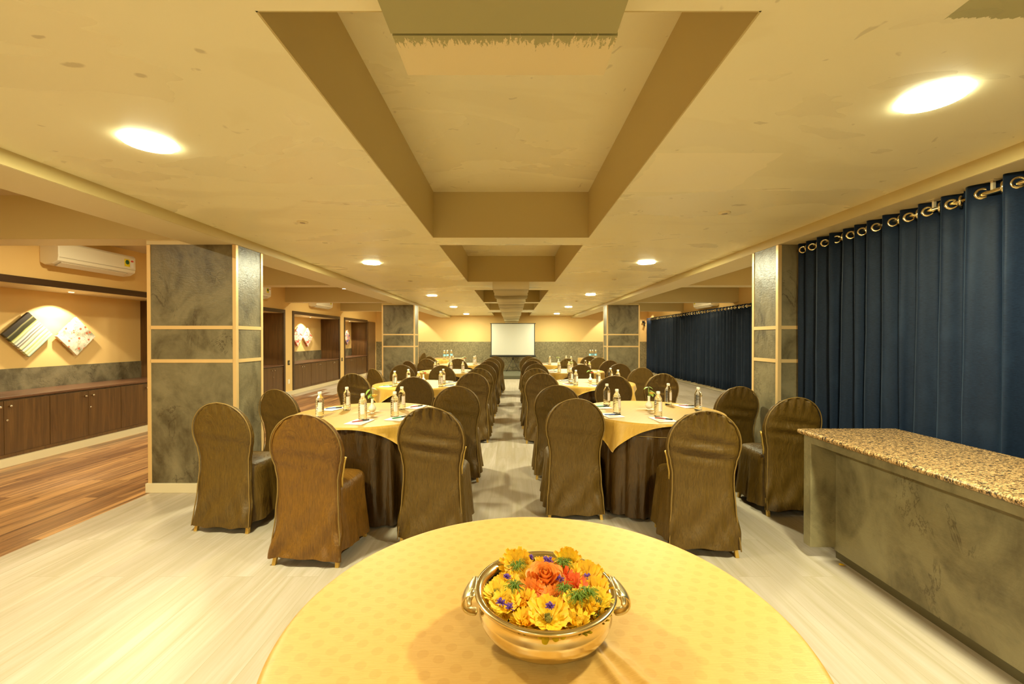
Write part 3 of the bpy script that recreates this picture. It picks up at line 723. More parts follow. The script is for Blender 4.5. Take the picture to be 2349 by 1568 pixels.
# ------------------------------------------------------------------ chairs
def chair_profile(z):
    if z > .70: 
        u = min(1, (z - .70) / .24); return .238 * max(0, 1 - u ** 2.15) ** .5
    pts = [(.04, .232), (.15, .226), (.30, .212), (.45, .203), (.52, .203), (.60, .216), (.66, .232), (.70, .238)]
    for (a, wa), (b, wb) in zip(pts, pts[1:]):
        if z <= b: 
            u = max(0, (z - a) / (b - a)); u = u * u * (3 - 2 * u); return wa + (wb - wa) * u
    return .238
def rear_y(z):
    pts = [(.04, -.045), (.2, -.018), (.45, 0), (.6, -.004), (.94, -.062)]
    for (a, wa), (b, wb) in zip(pts, pts[1:]):
        if z <= b: return wa + (wb - wa) * max(0, (z - a)) / (b - a)
    return -.062
def make_chair(seed, frame_peek, wrink, fab='brown_fabric'):
    rnd = random.Random(seed)
    e = empty('banquet_chair')
    zs = [.045, .058] + [.075 + .0205 * q_ for q_ in range(38)] + [.868, .882, .895, .907, .918, .927, .933, .937, .9395]
    n = 36; rr = []
    wv = [(rnd.uniform(6, 14), rnd.uniform(0, 6), rnd.uniform(.5, 1)) for _ in range(5)]
    for z in zs:
        w_ = max(chair_profile(z), .004); yr = rear_y(z); th = .052 if z > .46 else .052 - (.46 - z) * .04
        th *= min(1, .25 + (0.94 - z) / .05) if z > .90 else 1
        lift = .012 * math.sin(3.0) 
        ring = []
        pts_ = [(-math.cos(PI * q_ / 30) * .35 + (q_ / 15 - 1) * .65, -1) for q_ in range(31)] + [(1 - q_ / 6, 1) for q_ in range(1, 12)]
        for u_, sa in pts_:
            x_ = w_ * u_; y_ = yr + th / 2 + sa * th / 2 * (1 - min(1, abs(u_)) ** 9)
            if sa < 0:     # rear face folds
                rear = -sa
                low = max(0, (.42 - z) / .38) * (1 if z > .12 else .45 + .55 * (z - .04) / .08)
                d = 0
                # swag folds from the waist to the hem corners
                d += .024 * low * math.sin(abs(x_) * 52 + z * 20 + wv[0][1]) * (abs(x_) / .22) ** 1.4 +   .011 * low * math.sin(x_ * 30 - z * 26 + wv[4][1])
                d += wrink * .015 * max(0, 1 - abs(z - .68) / .14) * math.sin(z * 62 + x_ * 9 + wv[1][1]) * (1 - (x_ / .24) ** 2)
                d += wrink * .016 * max(0, (z - .80) / .14) * math.sin(x_ * 95 + wv[2][1])
                d += .004 * noise.noise(Vector((x_ * 7, z * 5, seed * 3.1)))
                y_ += d * rear - .012 * low * rear * math.cos(x_ / .23 * PI / 2)
            zz = z
            if z < .06: zz = z + .018 * math.cos(x_ / .23 * 1.6 + wv[3][1] * .1) * (1 if seed % 2 else -.2) * .6 + .004 * math.sin(x_ * 30 + seed)
            ring.append((x_, y_, zz))
        rr.append(ring)
    m = MB(); m.rings(rr, True, False, True); m.build('backrest', M[fab], e)
    # piping along the rear edge
    pl = []
    for z in zs: pl.append((-chair_profile(z) * .955, rear_y(z) + .004, z))
    pr = [(-x_, y_, z) for x_, y_, z in pl][::-1]
    top = [(0, rear_y(.94) + .004, .941)]
    MB().tube(pl[:-1] + top + pr[1:], .0042, 6).build('piping', M['brown_piping'], e)
    # seat cover with its hanging skirt
    zs2 = [.06, .10, .16, .22, .28, .34, .40, .44, .462, .472]
    nn = 60; rr = []
    for k_, z in enumerate(zs2):
        low = (.47 - z) / .41
        hx = .205 + .030 * low; y0, y1 = .035 - .02 * low, .425 + .025 * low
        if z > .45: hx -= (z - .45) * .9; y1 -= (z - .45) * 1.0
        cx_, cy_, hy = 0, (y0 + y1) / 2, (y1 - y0) / 2
        ring = []
        for j in range(nn):
            a = 2 * PI * j / nn; ca, sa = math.cos(a), math.sin(a); q = 1 / (abs(ca) ** 7 + abs(sa) ** 7) ** (1 / 7)
            fold = 1 + .06 * low * math.sin(a * 9 + wv[0][1]) + .04 * low * math.sin(a * 17 + wv[1][1] + z * 4)
            ring.append((hx * ca * q * fold, cy_ + hy * sa * q * (fold if sa > 0 else 1), z + (.012 * math.sin(a * 3 + wv[2][1]) if k_ == 0 else 0)))
        rr.append(ring)
    for s_, dz in ((.82, .012), (.5, .020), (.15, .024)):
        rr.append([(p[0] * s_, .23 + (p[1] - .23) * s_, .472 + dz) for p in rr[9]])
    m = MB(); m.rings(rr, True, False, True); m.build('seat', M[fab], e)
    for sx in (-1, 1):
        for fy in (0, 1):
            y_ = .010 if fy == 0 else .375; dy = -.032 if fy == 0 else .012
            x_ = .192
            m = MB(); p = []
            for z_, k_ in ((.0, 1), (.13, 0)):
                for ax, ay in ((-.0115, -.0115), (.0115, -.0115), (.0115, .0115), (-.0115, .0115)):
                    p.append((sx * (x_ + .010 * k_) + ax, y_ + dy * k_ + ay, z_))
            m.add(p, [(3, 2, 1, 0), (4, 5, 6, 7), (0, 1, 5, 4), (1, 2, 6, 5), (2, 3, 7, 6), (3, 0, 4, 7)])
            m.build('leg', M['gold_leg'], e, bevel=.002)
    if frame_peek:
        for sx in (-1, 1):
            MB().tube([(sx * (chair_profile(z) - .002), rear_y(z) + .045, z) for z in (.47, .52, .57, .62, .66)], .0085, 8).build('frame', M['gold_leg'], e)
    return e
protos = [make_chair(2, False, .3), make_chair(5, True, .28, 'chestnut_fabric'), make_chair(9, True, 1.2), make_chair(14, False, .9)]
used = [False] * 4
CH = []
def chair(x, y, deg, v, label, group='brown covered banquet chairs around the tables'):
    if not used[v]: o = protos[v]; used[v] = True
    else: o = copy_tree(protos[v])
    o.location = (x, y, 0); o.rotation_euler = (0, 0, math.radians(deg))
    tag(o, label, 'chair', group); CH.append((x, y, math.radians(deg)))
ordn = ['nearest', 'second', 'third', 'farthest']
pos = dict(near='at the near edge', ain='on the aisle side, the nearer one', aif='on the aisle side, the farther one', oun='on the outer side, the nearer one', ouf='on the outer side, the farther one')
seats = [
 ('left', 0, [('near', -1.27, 2.64, -4, 1), ('ain', -.55, 2.90, -3, 2), ('aif', -.54, 4.17, 2, 0), ('oun', -2.10, 3.10, -6, 0), ('ouf', -2.12, 3.90, -18, 0)]),
 ('left', 1, [('near', -1.18, 5.15, 2, 0), ('ain', -.53, 5.75, 0, 0), ('aif', -.52, 6.62, 3, 3), ('oun', -2.08, 5.63, -6, 3), ('ouf', -2.08, 6.52, -38, 0)]),
 ('left', 2, [('near', -1.20, 7.34, 0, 0), ('ain', -.51, 7.68, 2, 0), ('aif', -.49, 8.80, 3, 0), ('oun', -1.92, 7.50, -4, 0), ('ouf', -2.09, 8.72, -32, 3)]),
 ('left', 3, [('near', -1.24, 9.78, 0, 0), ('ain', -.49, 10.0, 3, 0), ('aif', -.43, 11.05, 0, 0), ('oun', -1.93, 9.70, -4, 0), ('ouf', -2.08, 10.95, -30, 0)]),
 ('right', 0, [('near', 1.24, 2.76, -5, 2), ('ain', .49, 3.31, 1, 0), ('aif', .45, 4.25, -2, 0), ('oun', 2.22, 3.38, 2, 2), ('ouf', 2.17, 4.13, 8, 3)]),
 ('right', 1, [('near', 1.27, 5.33, 0, 0), ('ain', .40, 5.70, -2, 0), ('aif', .37, 6.62, -3, 3), ('oun', 1.97, 5.63, 4, 3), ('ouf', 2.04, 6.78, 8, 0)]),
 ('right', 2, [('near', 1.23, 7.62, 0, 0), ('ain', .45, 7.84, 0, 0), ('aif', .42, 8.93, -2, 0), ('oun', 1.96, 7.84, 5, 0), ('ouf', 2.06, 9.06, 8, 0)]),
 ('right', 3, [('near', 1.30, 9.90, 0, 3), ('ain', .50, 10.0, 0, 0), ('aif', .43, 11.1, 0, 0), ('oun', 2.10, 10.4, 4, 0), ('ouf', 2.0, 11.15, 6, 0)])]
extra = {('left', 0, 'near'): ', tall brown gold one', ('left', 0, 'ain'): ', creased across the back'}
tch = {}
for side, n_, ls in seats:
    for ps, x, y, d, v in ls:
        lab = 'brown covered banquet chair %s of the %s %s table' % (pos[ps], ordn[n_], side)
        chair(x, y, d, v, lab); tch.setdefault((side, n_), []).append(CH[-1])
chair(-2.86, 13.6, 75, 0, 'brown covered chair turned sideways left of the far corner table', 'brown covered chairs at the far corner table')
chair(-2.95, 12.75, 95, 0, 'brown covered chair half hidden by the distant left column', 'brown covered chairs at the far corner table')

# ------------------------------------------------------------------ tables
def blocked(px, py, chs, z):
    for x, y, r in chs:
        dx, dy = px - x, py - y; lx = dx * math.cos(r) + dy * math.sin(r); ly = -dx * math.sin(r) + dy * math.cos(r)
        g = .03 * max(0, (.5 - z))
        if abs(lx) < .25 + g and -.02 < ly < .465 + g and z < .55: return True
        if abs(lx) < .25 and -.08 < ly < .03 and z < .80: return True
    return False
def skirt(cx, cy, R, seed, band, chs, label, group):
    rnd = random.Random(seed); n = 240; zs = [.752, .748, .735, .70, .655, .645, .60, .52, .42, .30, .18, .08, .025]
    npl = 30; ph = [rnd.uniform(-.5, .5) for _ in range(npl * 3)]
    rr = []
    for z in zs:
        ring = []
        for j in range(n):
            a = 2 * PI * j / n
            zz = (.655 if band else .748)
            low = max(0, (zz - z) / zz)
            pl = a / (2 * PI) * npl; k_ = int(pl) % npl; u = pl - int(pl)
            amp = (.012 + .030 * low) * (.6 + .5 * abs(ph[k_]) * 2) if z < zz - .003 else 0
            if band: wv = (abs(2 * u - 1) ** .35) * 2 - 1.2
            else: wv = math.sin(2 * PI * u + ph[k_]) + .4 * math.sin(4 * PI * u + ph[k_ + npl] * 6) * (1 - low * .5)
            r = R - .002 + amp * wv * .6 + .035 * low
            if z > .75: r = R - .006
            while r > .2 and blocked(cx + r * math.cos(a), cy + r * math.sin(a), chs, z): r -= .008
            ring.append((r * math.cos(a), r * math.sin(a), z + (.008 * math.sin(a * 5 + seed) if z < .03 else 0)))
        rr.append(ring)
    # light smoothing so pushed-in parts drape
    for r_ in rr[4:]:
        rad = [math.hypot(p[0], p[1]) for p in r_]
        for _ in range(2):
            rad = [min(rad[i], (rad[i - 1] + rad[i] * 2 + rad[(i + 1) % n]) / 4) for i in range(n)]
        for i in range(n):
            a = 2 * PI * i / n; r_[i] = (rad[i] * math.cos(a), rad[i] * math.sin(a), r_[i][2])
    m = MB(); m.rings(rr[::-1], True, False, False)
    topc = [(p[0], p[1], p[2]) for p in rr[0]]
    o = empty('table_skirt', (cx, cy, 0), 0, label, 'table skirt', group)
    m.build('pleated_cloth', M['brown_satin'], o)
    MB().rings([topc, [(p[0] * .9, p[1] * .9, .753) for p in topc]], True, False, True, smooth=False).build('top_cloth', M['brown_satin'], o)
    if band:
        MB().tube([(1.004 * R * math.cos(2 * PI * j / 64), 1.004 * R * math.sin(2 * PI * j / 64), .654) for j in range(65)], .003, 5).build('seam', M['brown_piping'], o)
def overlay(cx, cy, R, half, rot, seed, label, group, m_, z0=.757, chs=(), full=None, crease=None, nn=180):
    rnd = random.Random(seed); rr = []
    ts = [0.0001, .25, .5, .7, .85, .94]
    n = nn
    ph = [rnd.uniform(0, 6.28) for _ in range(4)]
    qs = [0, .012, .03, .06, .10, .15, .20, .25, .30, .34]
    def bound(a):
        if full: return full
        b = a - rot
        return half / (abs(math.cos(b)) ** 40 + abs(math.sin(b)) ** 40) ** (1 / 40)
    def top(x_, y_):
        z = z0 + .0012 * noise.noise(Vector((x_ * 4 + seed, y_ * 4, 0)))
        if crease:
            for (x0_, y0_, x1_, y1_, h_, w_) in crease:
                d = Vector((x1_ - x0_, y1_ - y0_)); L = d.length; d /= L
                s_ = (x_ - x0_) * d.x + (y_ - y0_) * d.y; q = -(x_ - x0_) * d.y + (y_ - y0_) * d.x
                k_ = max(0, min(1, s_ / L * 2.5)) * (1 if s_ > 0 else 0)
                z += h_ * k_ * math.exp(-(q / (w_ * (1 + s_ * 1.2))) ** 2)
        return z
    rads = sorted(set([.0001] + ([i * R / 48 for i in range(1, 48)] if crease else [x * R for x in ts[1:]]) + [R * .985, R * .9999]))
    for r in rads:
        rr.append([(r * math.cos(2 * PI * j / n), r * math.sin(2 * PI * j / n), top(r * math.cos(2 * PI * j / n), r * math.sin(2 * PI * j / n))) for j in range(n)])
    for q in qs[1:] if not full else [.006, .015, .03, .06, .1, .16, .22, .30, .38]:
        ring = []
        for j in range(n):
            a = 2 * PI * j / n; L = max(bound(a) - R, .006); qq = min(q, L)
            rd = .016
            if qq < rd * 1.57: r = R + rd * math.sin(qq / rd); z = z0 - rd * (1 - math.cos(qq / rd))
            else: r = R + rd; z = z0 - rd - (qq - rd * 1.57)
            w_ = max(0, qq - .03)
            r += w_ * (.16 + .22 * math.sin(a * 8 + ph[0]) * min(1, L * 5) + .12 * math.sin(a * 19 + ph[1]))
            if w_ > 0:
                while r > .3 and chs and blocked(cx + r * math.cos(a), cy + r * math.sin(a), chs, z): r -= .006
                r = max(r, R + .012 - (R if r < R - .05 else 0) * 0) if r > R - .03 else r
            ring.append((r * math.cos(a), r * math.sin(a), z))
        rr.append(ring)
    m = MB(); m.rings(rr[::-1], True, False, False)
    o = m.build('tablecloth', m_, loc=(cx, cy, 0), solid=.0015); fixnormals(o)
    tag(o, label, 'tablecloth', group)
    return o
def table(cx, cy, R, label, group='round banquet tables'):
    e = empty('round_table', (cx, cy, 0), 0, label, 'table', group)
    MB().lathe([(R - .012, .725), (R - .008, .75)], 48).build('tabletop', M['dark_wood'], e)
    MB().tube([(0, 0, .03), (0, 0, .724)], .035, 12).build('pedestal', M['dark_metal'], e)
    m = MB(); m.box(-.15, .15, -.025, .025, 0, .03); m.box(-.025, .025, -.15, .15, 0, .03); m.build('foot', M['dark_metal'], e)
TB = {('left', 0): (-1.24, 3.68), ('left', 1): (-1.33, 6.03), ('left', 2): (-1.22, 8.38), ('left', 3): (-1.22, 10.72),
      ('right', 0): (1.23, 3.80), ('right', 1): (1.16, 6.22), ('right', 2): (1.2, 8.45), ('right', 3): (1.2, 10.75)}
for (side, n_), (x, y) in TB.items():
    w_ = '%s %s' % (ordn[n_], side)
    table(x, y, .60, 'round table under the gold cloth, %s of the aisle, %s from the camera' % (side, ordn[n_]))
    skirt(x, y, .60, n_ * 7 + (3 if side == 'left' else 0), side == 'right' and n_ == 0, tch[(side, n_)], 'pleated dark brown skirt around the %s table' % w_, 'brown table skirts')
    overlay(x, y, .604, .625 if n_ == 0 else .645, (.0 if side == 'right' else .05) + .02 * n_, n_ * 5 + (1 if side == 'left' else 2),
            'gold square overlay cloth with hanging corners on the %s table' % w_, 'gold overlay tablecloths', M['gold_far'], chs=tch[(side, n_)])
# foreground table
FX, FY, FR = .062, .960, .563
table(FX, FY, FR - .01, 'round table nearest the camera carrying the brass bowl of flowers', None)
overlay(FX, FY, FR - .012, 0, 0, 77, 'large golden yellow tablecloth under the brass flower bowl in the foreground', None, M['gold'], z0=.765, full=FR + .40,
        crease=[(.075, -.02, .165, -.27, .009, .0075), (.10, -.03, .235, -.27, .006, .010), (.04, -.05, .07, -.30, .004, .012)], nn=360)
# far corner tables with cloths down to the floor
def corner_table(x0, x1, y0, y1, lab, lab2, seed):
    e = empty('rectangular_table', ((x0 + x1) / 2, (y0 + y1) / 2, 0), 0, lab2, 'table')
    hx, hy = (x1 - x0) / 2, (y1 - y0) / 2
    MB().box(-hx + .01, hx - .01, -hy + .01, hy - .01, .72, .75).build('tabletop', M['dark_wood'], e)
    for sx in (-1, 1):
        for sy in (-1, 1): MB().box(sx * (hx - .08) - .02, sx * (hx - .08) + .02, sy * (hy - .08) - .02, sy * (hy - .08) + .02, 0, .72).build('leg', M['dark_metal'], e)
    rr = []; n = 120
    for q, z in ((0, .757), (.0, .755), (.01, .745), (.02, .6), (.03, .4), (.05, .2), (.06, .03)):
        ring = []
        for j in range(n):
            a = 2 * PI * j / n; ca, sa = math.cos(a), math.sin(a); k_ = 1 / max(abs(ca), abs(sa))
            f = q * .5 * math.sin(j * 1.3 + seed)
            ring.append(((hx + q + f) * ca * k_, (hy + q + f) * sa * k_, z))
        rr.append(ring)
    o = MB().rings(rr[::-1], True, False, True).build('tablecloth', M['gold_far'], loc=((x0 + x1) / 2, (y0 + y1) / 2, 0)); fixnormals(o)
    tag(o, lab, 'tablecloth')
corner_table(-2.55, -1.62, 12.6, 14.3, 'gold floor length cloth on the far left corner table', 'rectangular table in the far left corner under a gold cloth', 1)
corner_table(2.22, 3.5, 13.2, 14.35, 'gold floor length cloth on the far right corner table', 'rectangular table in the far right corner under a gold cloth', 2)
CT = .758

# ------------------------------------------------------------------ bottles
def make_bottle(h, r, lm, labz, name='water_bottle'):
    e = empty(name)
    prof = [(r * .80, 0), (r * .96, .004), (r, .012)]
    z = .018
    nr = 9 if h < .25 else 11
    bodyh = h * .68
    st = (bodyh - .018) / nr
    for i in range(nr):
        prof += [(r, z + st * .1), (r, z + st * .62), (r * .955, z + st * .80), (r * .955, z + st * .9)]; z += st
    prof += [(r, z), (r * .98, z + .004), (r * .72, h * .80), (r * .42, h * .875), (r * .40, h * .90)]
    MB().lathe(prof, 20).build('body', M['bottle'], e)
    MB().lathe([(r * .44, h * .895), (r * .47, h * .90), (r * .47, h * .99), (r * .42, h)], 18).build('cap', M['cap'], e)
    # label wraps most of the way round
    n = 16; a0, a1 = labz[2], labz[3]
    rr = []
    for zz in (labz[0] * h, labz[1] * h):
        rr.append([((r + .0008) * math.cos(a0 + (a1 - a0) * j / n), (r + .0008) * math.sin(a0 + (a1 - a0) * j / n), zz) for j in range(n + 1)])
    MB().rings(rr, False).build('paper_label', lm, e)
    return e
bot = make_bottle(.208, .0325, M['label_pale'], (.24, .60, -PI * .50, -PI * .20))
big = make_bottle(.285, .040, M['label_blue'], (.38, .58, -PI, PI * .95), 'large_water_bottle')
ub = [False, False]
def put(proto, idx, x, y, z, rz, label, cat, group):
    if not ub[idx]: o = proto; ub[idx] = True
    else: o = copy_tree(proto)
    o.location = (x, y, z); o.rotation_euler = (0, 0, rz); tag(o, label, cat, group)
G = 'small clear water bottles on the round tables'
bl = [
 ('left', 0, [(-1.57, 3.48, 'leftmost'), (-1.48, 3.82, 'rear left'), (-1.18, 3.37, 'front, left of the vase'), (-.96, 3.49, 'front right'), (-.995, 3.85, 'rear right, beside the red pen')]),
 ('right', 0, [(.91, 4.09, 'rear left, taller looking'), (.90, 3.66, 'front left, above the blue pen'), (1.20, 3.50, 'front centre, right of the vase'), (1.51, 4.12, 'rear right, beyond the vase'), (1.66, 3.80, 'rightmost, behind the near chair')]),
 ('left', 1, [(-1.57, 5.71, 'leftmost'), (-1.47, 6.05, 'rear left, behind the near chair'), (-1.23, 5.62, 'middle, beside the vase'), (-.95, 5.68, 'front right'), (-.98, 6.09, 'rear right, behind its twin')]),
 ('right', 1, [(.86, 6.25, 'rear left'), (.88, 5.88, 'front left'), (1.19, 5.87, 'middle, right of the vase'), (1.45, 6.28, 'rear right'), (1.47, 5.92, 'front right, behind the near chair')]),
 ('left', 2, [(-.93, 8.07, 'right side'), (-1.44, 7.98, 'front left'), (-1.46, 8.40, 'rear left'), (-1.25, 8.75, 'farthest, behind the flowers'), (-1.15, 8.05, 'centre, before the flowers')]),
 ('right', 2, [(.90, 8.12, 'left side'), (1.48, 8.60, 'rear right'), (1.47, 8.10, 'front right, above the red flower'), (1.22, 8.75, 'far centre, behind the flowers'), (1.08, 8.10, 'near centre')]),
 ('left', 3, [(-.94, 10.55, 'front right'), (-.94, 10.95, 'rear right'), (-1.50, 10.35, 'front left'), (-1.48, 10.72, 'rear left')]),
 ('right', 3, [(.94, 10.59, 'left side'), (1.37, 10.8, 'rear right'), (1.44, 10.40, 'front right')])]
for side, n_, ls in bl:
    for i, (x, y, d) in enumerate(ls):
        put(bot, 0, x, y, CT, .25 * math.sin(i * 2.1 + n_) + math.atan2(-x, y) * .0, 'ribbed water bottle, %s on the %s %s table' % (d, ordn[n_], side), 'bottle', G)
for x, y, d in ((-2.04, 12.85, 'leftmost of three on the far left corner table'), (-1.97, 13.0, 'middle of three on the far left corner table'), (-1.89, 13.3, 'rightmost of three on the far left corner table'),
                (2.45, 13.35, 'leftmost of three on the far right corner table'), (2.54, 13.45, 'middle of three on the far right corner table'), (2.62, 13.35, 'rightmost of three on the far right corner table')):
    put(big, 1, x, y, CT, 0, 'tall blue banded water bottle, %s' % d, 'bottle', 'tall blue banded bottles on the corner tables')

# ------------------------------------------------------------------ notepads and pens
padp = empty('notepad'); MB().box(-.072, .072, -.10, .10, 0, .004).build('pages', M['paper'], padp)
MB().box(-.073, .073, .088, .101, -.0003, .0046).build('gummed_edge', M['white_plastic'], padp)
up = [False]
def mk_pen(m, first=[]):
    e = empty('ballpoint_pen')
    MB().tube([(-.068, 0, 0), (-.060, 0, 0), (.045, 0, 0)], [.0012, .004, .0044], 10).build('barrel', m, e)
    c = MB().tube([(.02, 0, 0), (.072, 0, 0)], .0052, 10).build('cap', M['black'], e)
    return e
pens = {k: mk_pen(M[k]) for k in ('pen_red', 'pen_blue', 'pen_green', 'pen_dark')}
upn = {k: False for k in pens}
pd = [('left', 0, [(-1.63, 3.88, 'blue', 'rear left', 8), (-1.17, 3.27, 'red', 'front', 20), (-.91, 3.42, 'green', 'front right', 24), (-.90, 3.98, 'red', 'rear right', 25)]),
      ('right', 0, [(.83, 3.98, 'green', 'rear left', 15), (.83, 3.55, 'blue', 'front left', 18), (1.19, 3.37, 'red', 'front', -24), (1.64, 4.03, 'red', 'rear right', -14)]),
      ('left', 1, [(-1.67, 5.72, 'green', 'front left', 2), (-1.62, 6.27, 'dark', 'rear left', 5), (-.86, 5.78, 'dark', 'front right', 12), (-.88, 6.23, 'dark', 'rear right', 12)]),
      ('right', 1, [(.80, 6.45, 'dark', 'rear left', 8), (.79, 5.96, 'red', 'front left', 20), (1.14, 5.80, 'dark', 'front', -15), (1.55, 6.45, 'dark', 'rear right', -10)]),
      ('left', 2, [(-.82, 8.20, 'dark', 'front right', 10), (-1.55, 8.55, 'dark', 'rear left', 0), (-.85, 8.6, 'dark', 'rear right', 10)]),
      ('right', 2, [(.80, 8.65, 'dark', 'rear left', 8), (.78, 8.18, 'red', 'front left', 12), (1.61, 8.32, 'red', 'right', -8)]),
      ('left', 3, [(-.86, 10.72, 'red', 'right', 10), (-1.55, 10.95, 'dark', 'left', 0)]),
      ('right', 3, [(.84, 10.72, 'red', 'left', 8), (1.58, 10.6, 'dark', 'right', -8)])]
for side, n_, ls in pd:
    for x, y, c_, d, ang in ls:
        tw = '%s %s table' % (ordn[n_], side)
        o = padp if not up[0] else copy_tree(padp); up[0] = True
        o.location = (x, y, CT + .001); o.rotation_euler = (0, 0, math.radians(-12 if side == 'left' else 10) + .05 * math.sin(x * 9))
        tag(o, 'small white notepad lying %s on the %s' % (d, tw), 'notepad', 'white notepads on the round tables')
        k_ = 'pen_' + c_
        o = pens[k_] if not upn[k_] else copy_tree(pens[k_]); upn[k_] = True
        o.location = (x + .005, y, CT + .0105); o.rotation_euler = (0, 0, math.radians(ang + (25 if side == 'left' else -12)))
        tag(o, '%s pen on the notepad lying %s on the %s' % (c_, d, tw), 'pen', 'pens on the notepads')

# ------------------------------------------------------------------ vases with a rose and leaves
vp = empty('bud_vase')
MB().lathe([(.016, 0), (.018, .003), (.013, .008), (.012, .011), (.024, .020), (.0325, .034), (.033, .044), (.026, .060), (.014, .074), (.011, .085), (.0115, .118), (.0135, .126), (.011, .1262), (.0095, .118), (.0085, .09)], 28, cap1=True).build('body', M['ceramic'], vp)
def leaf_mesh(m, base, direction, L, W, curl):
    d = Vector(direction).normalized(); side_ = d.cross(Vector((0, 0, 1))).normalized(); nrm = side_.cross(d).normalized(); rr = []
    for i in range(7):
        u = i / 6; w_ = W * (math.sin(PI * min(1, u * .92 + .06)) ** .7) * (1 - u * .25); p = Vector(base) + d * L * u - nrm * curl * u * u * L + Vector((0, 0, 0))
        rr.append([p + side_ * w_ * k_ + nrm * (abs(k_) * .12 * W) for k_ in (-1, -.5, 0, .5, 1)])
    m.rings(rr, False)
def bloom(m, c, r, n_lay, spiral=True):
    for k_ in range(n_lay):
        np_ = 3 + k_; rad = r * (k_ + .7) / n_lay; hh = r * (1.15 - .12 * k_)
        for j in range(np_):
            a0 = 2 * PI * j / np_ + k_ * .9; rr = []
            for i in range(6):
                u = i / 5; rr.append([])
                for s_ in range(6):
                    v = s_ / 5 - .5; a = a0 + v * 2 * PI / np_ * 1.35
                    q = rad * (.35 + .75 * math.sin(u * 1.5)) * (1 + .28 * max(0, u - .75) * 4 * (1 - 4 * v * v) * (k_ / n_lay))
                    rr[-1].append(Vector(c) + Vector((q * math.cos(a), q * math.sin(a), -r * .6 + hh * u - abs(v) ** 2 * r * .7 * u)))
            m.rings(rr, False)
def posy(x, y, kind, leaves, label, face=0):
    e = empty('cut_rose', (x, y, CT), face, label, 'flower', 'single roses in the bud vases')
    bc = {'yellow': (.020, -.012, .155), 'red': (.022, -.008, .150), 'white': (.012, -.005, .165)}[kind]
    mt = {'yellow': M['paleyellow'], 'red': M['pink'], 'white': M['white']}[kind]
    s1 = MB().tube([(0, 0, .02), (0, 0, .11), (bc[0] * .5, bc[1] * .5, .135), (bc[0], bc[1], bc[2] - .02)], .0022, 6).build('stem', M['stem'], e)
    m = MB(); bloom(m, bc, .022, 4); m.build('bloom', mt, e)
    for b, d, L, W in leaves:
        m = MB(); leaf_mesh(m, b, d, L, W, .5)
        m.tube([(0, 0, .115), ((b[0]) * .6, b[1] * .6, (b[2] + .115) / 2 + .008), b], .0014, 5)
        m.build('leaf', M['leaf'], e)
LV = [((-.018, 0, .205), (-.6, -.5, -.35), .055, .020), ((-.005, .005, .215), (.7, -.3, .10), .050, .017), ((-.015, -.005, .165), (-.5, -.7, -.6), .040, .017), ((.004, .002, .14), (-.3, -.6, .3), .03, .012)]
LV2 = [((-.008, 0, .205), (-.8, -.3, .05), .045, .015), ((.0, .0, .207), (.8, -.5, -.05), .035, .013), ((.008, .0, .172), (.8, -.4, -.15), .065, .020), ((.012, 0, .155), (.3, -.9, -.25), .045, .020), ((.016, 0, .15), (.95, -.1, -.5), .035, .012)]
LV3 = [((-.008, 0, .175), (-.8, -.5, .05), .055, .020), ((.0, .0, .18), (.2, -.8, .3), .04, .022), ((.008, .0, .172), (.8, -.4, -.05), .045, .018), ((0, .01, .17), (-.2, .9, .1), .045, .018)]
vs_ = [('left', 0, -1.20, 3.66, 'yellow', LV, 'pale yellow rose with three light green leaves'), ('right', 0, 1.23, 3.83, 'yellow', LV2, 'half hidden yellow rose under broad leaves'),
       ('left', 1, -1.27, 6.12, 'red', LV3, 'pink rose among flat green leaves'), ('right', 1, 1.14, 6.21, 'red', LV3, 'small pink rose below green leaves'),
       ('left', 2, -1.22, 8.42, 'red', LV3, 'red rose with pale leaves'), ('right', 2, 1.17, 8.45, 'white', LV3, 'cream rose with green leaves'),
       ('left', 3, -1.20, 10.75, 'red', LV3, 'red rose with one flat pale leaf'), ('right', 3, 1.17, 10.75, 'white', LV3, 'whitish rose with green leaves')]
uv = False
for side, n_, x, y, kd, lv, d in vs_:
    o = vp if not uv else copy_tree(vp); uv = True
    o.location = (x, y, CT); tag(o, 'small white ceramic bud vase on the %s %s table' % (ordn[n_], side), 'vase', 'white bud vases on the round tables')
    if side == 'right' and n_ == 0: lv = [(b, d_, L, W) for b, d_, L, W in lv]
    posy(x, y, kd, lv, '%s in the vase on the %s %s table' % (d, ordn[n_], side), .15 if side == 'left' else (PI * .0))

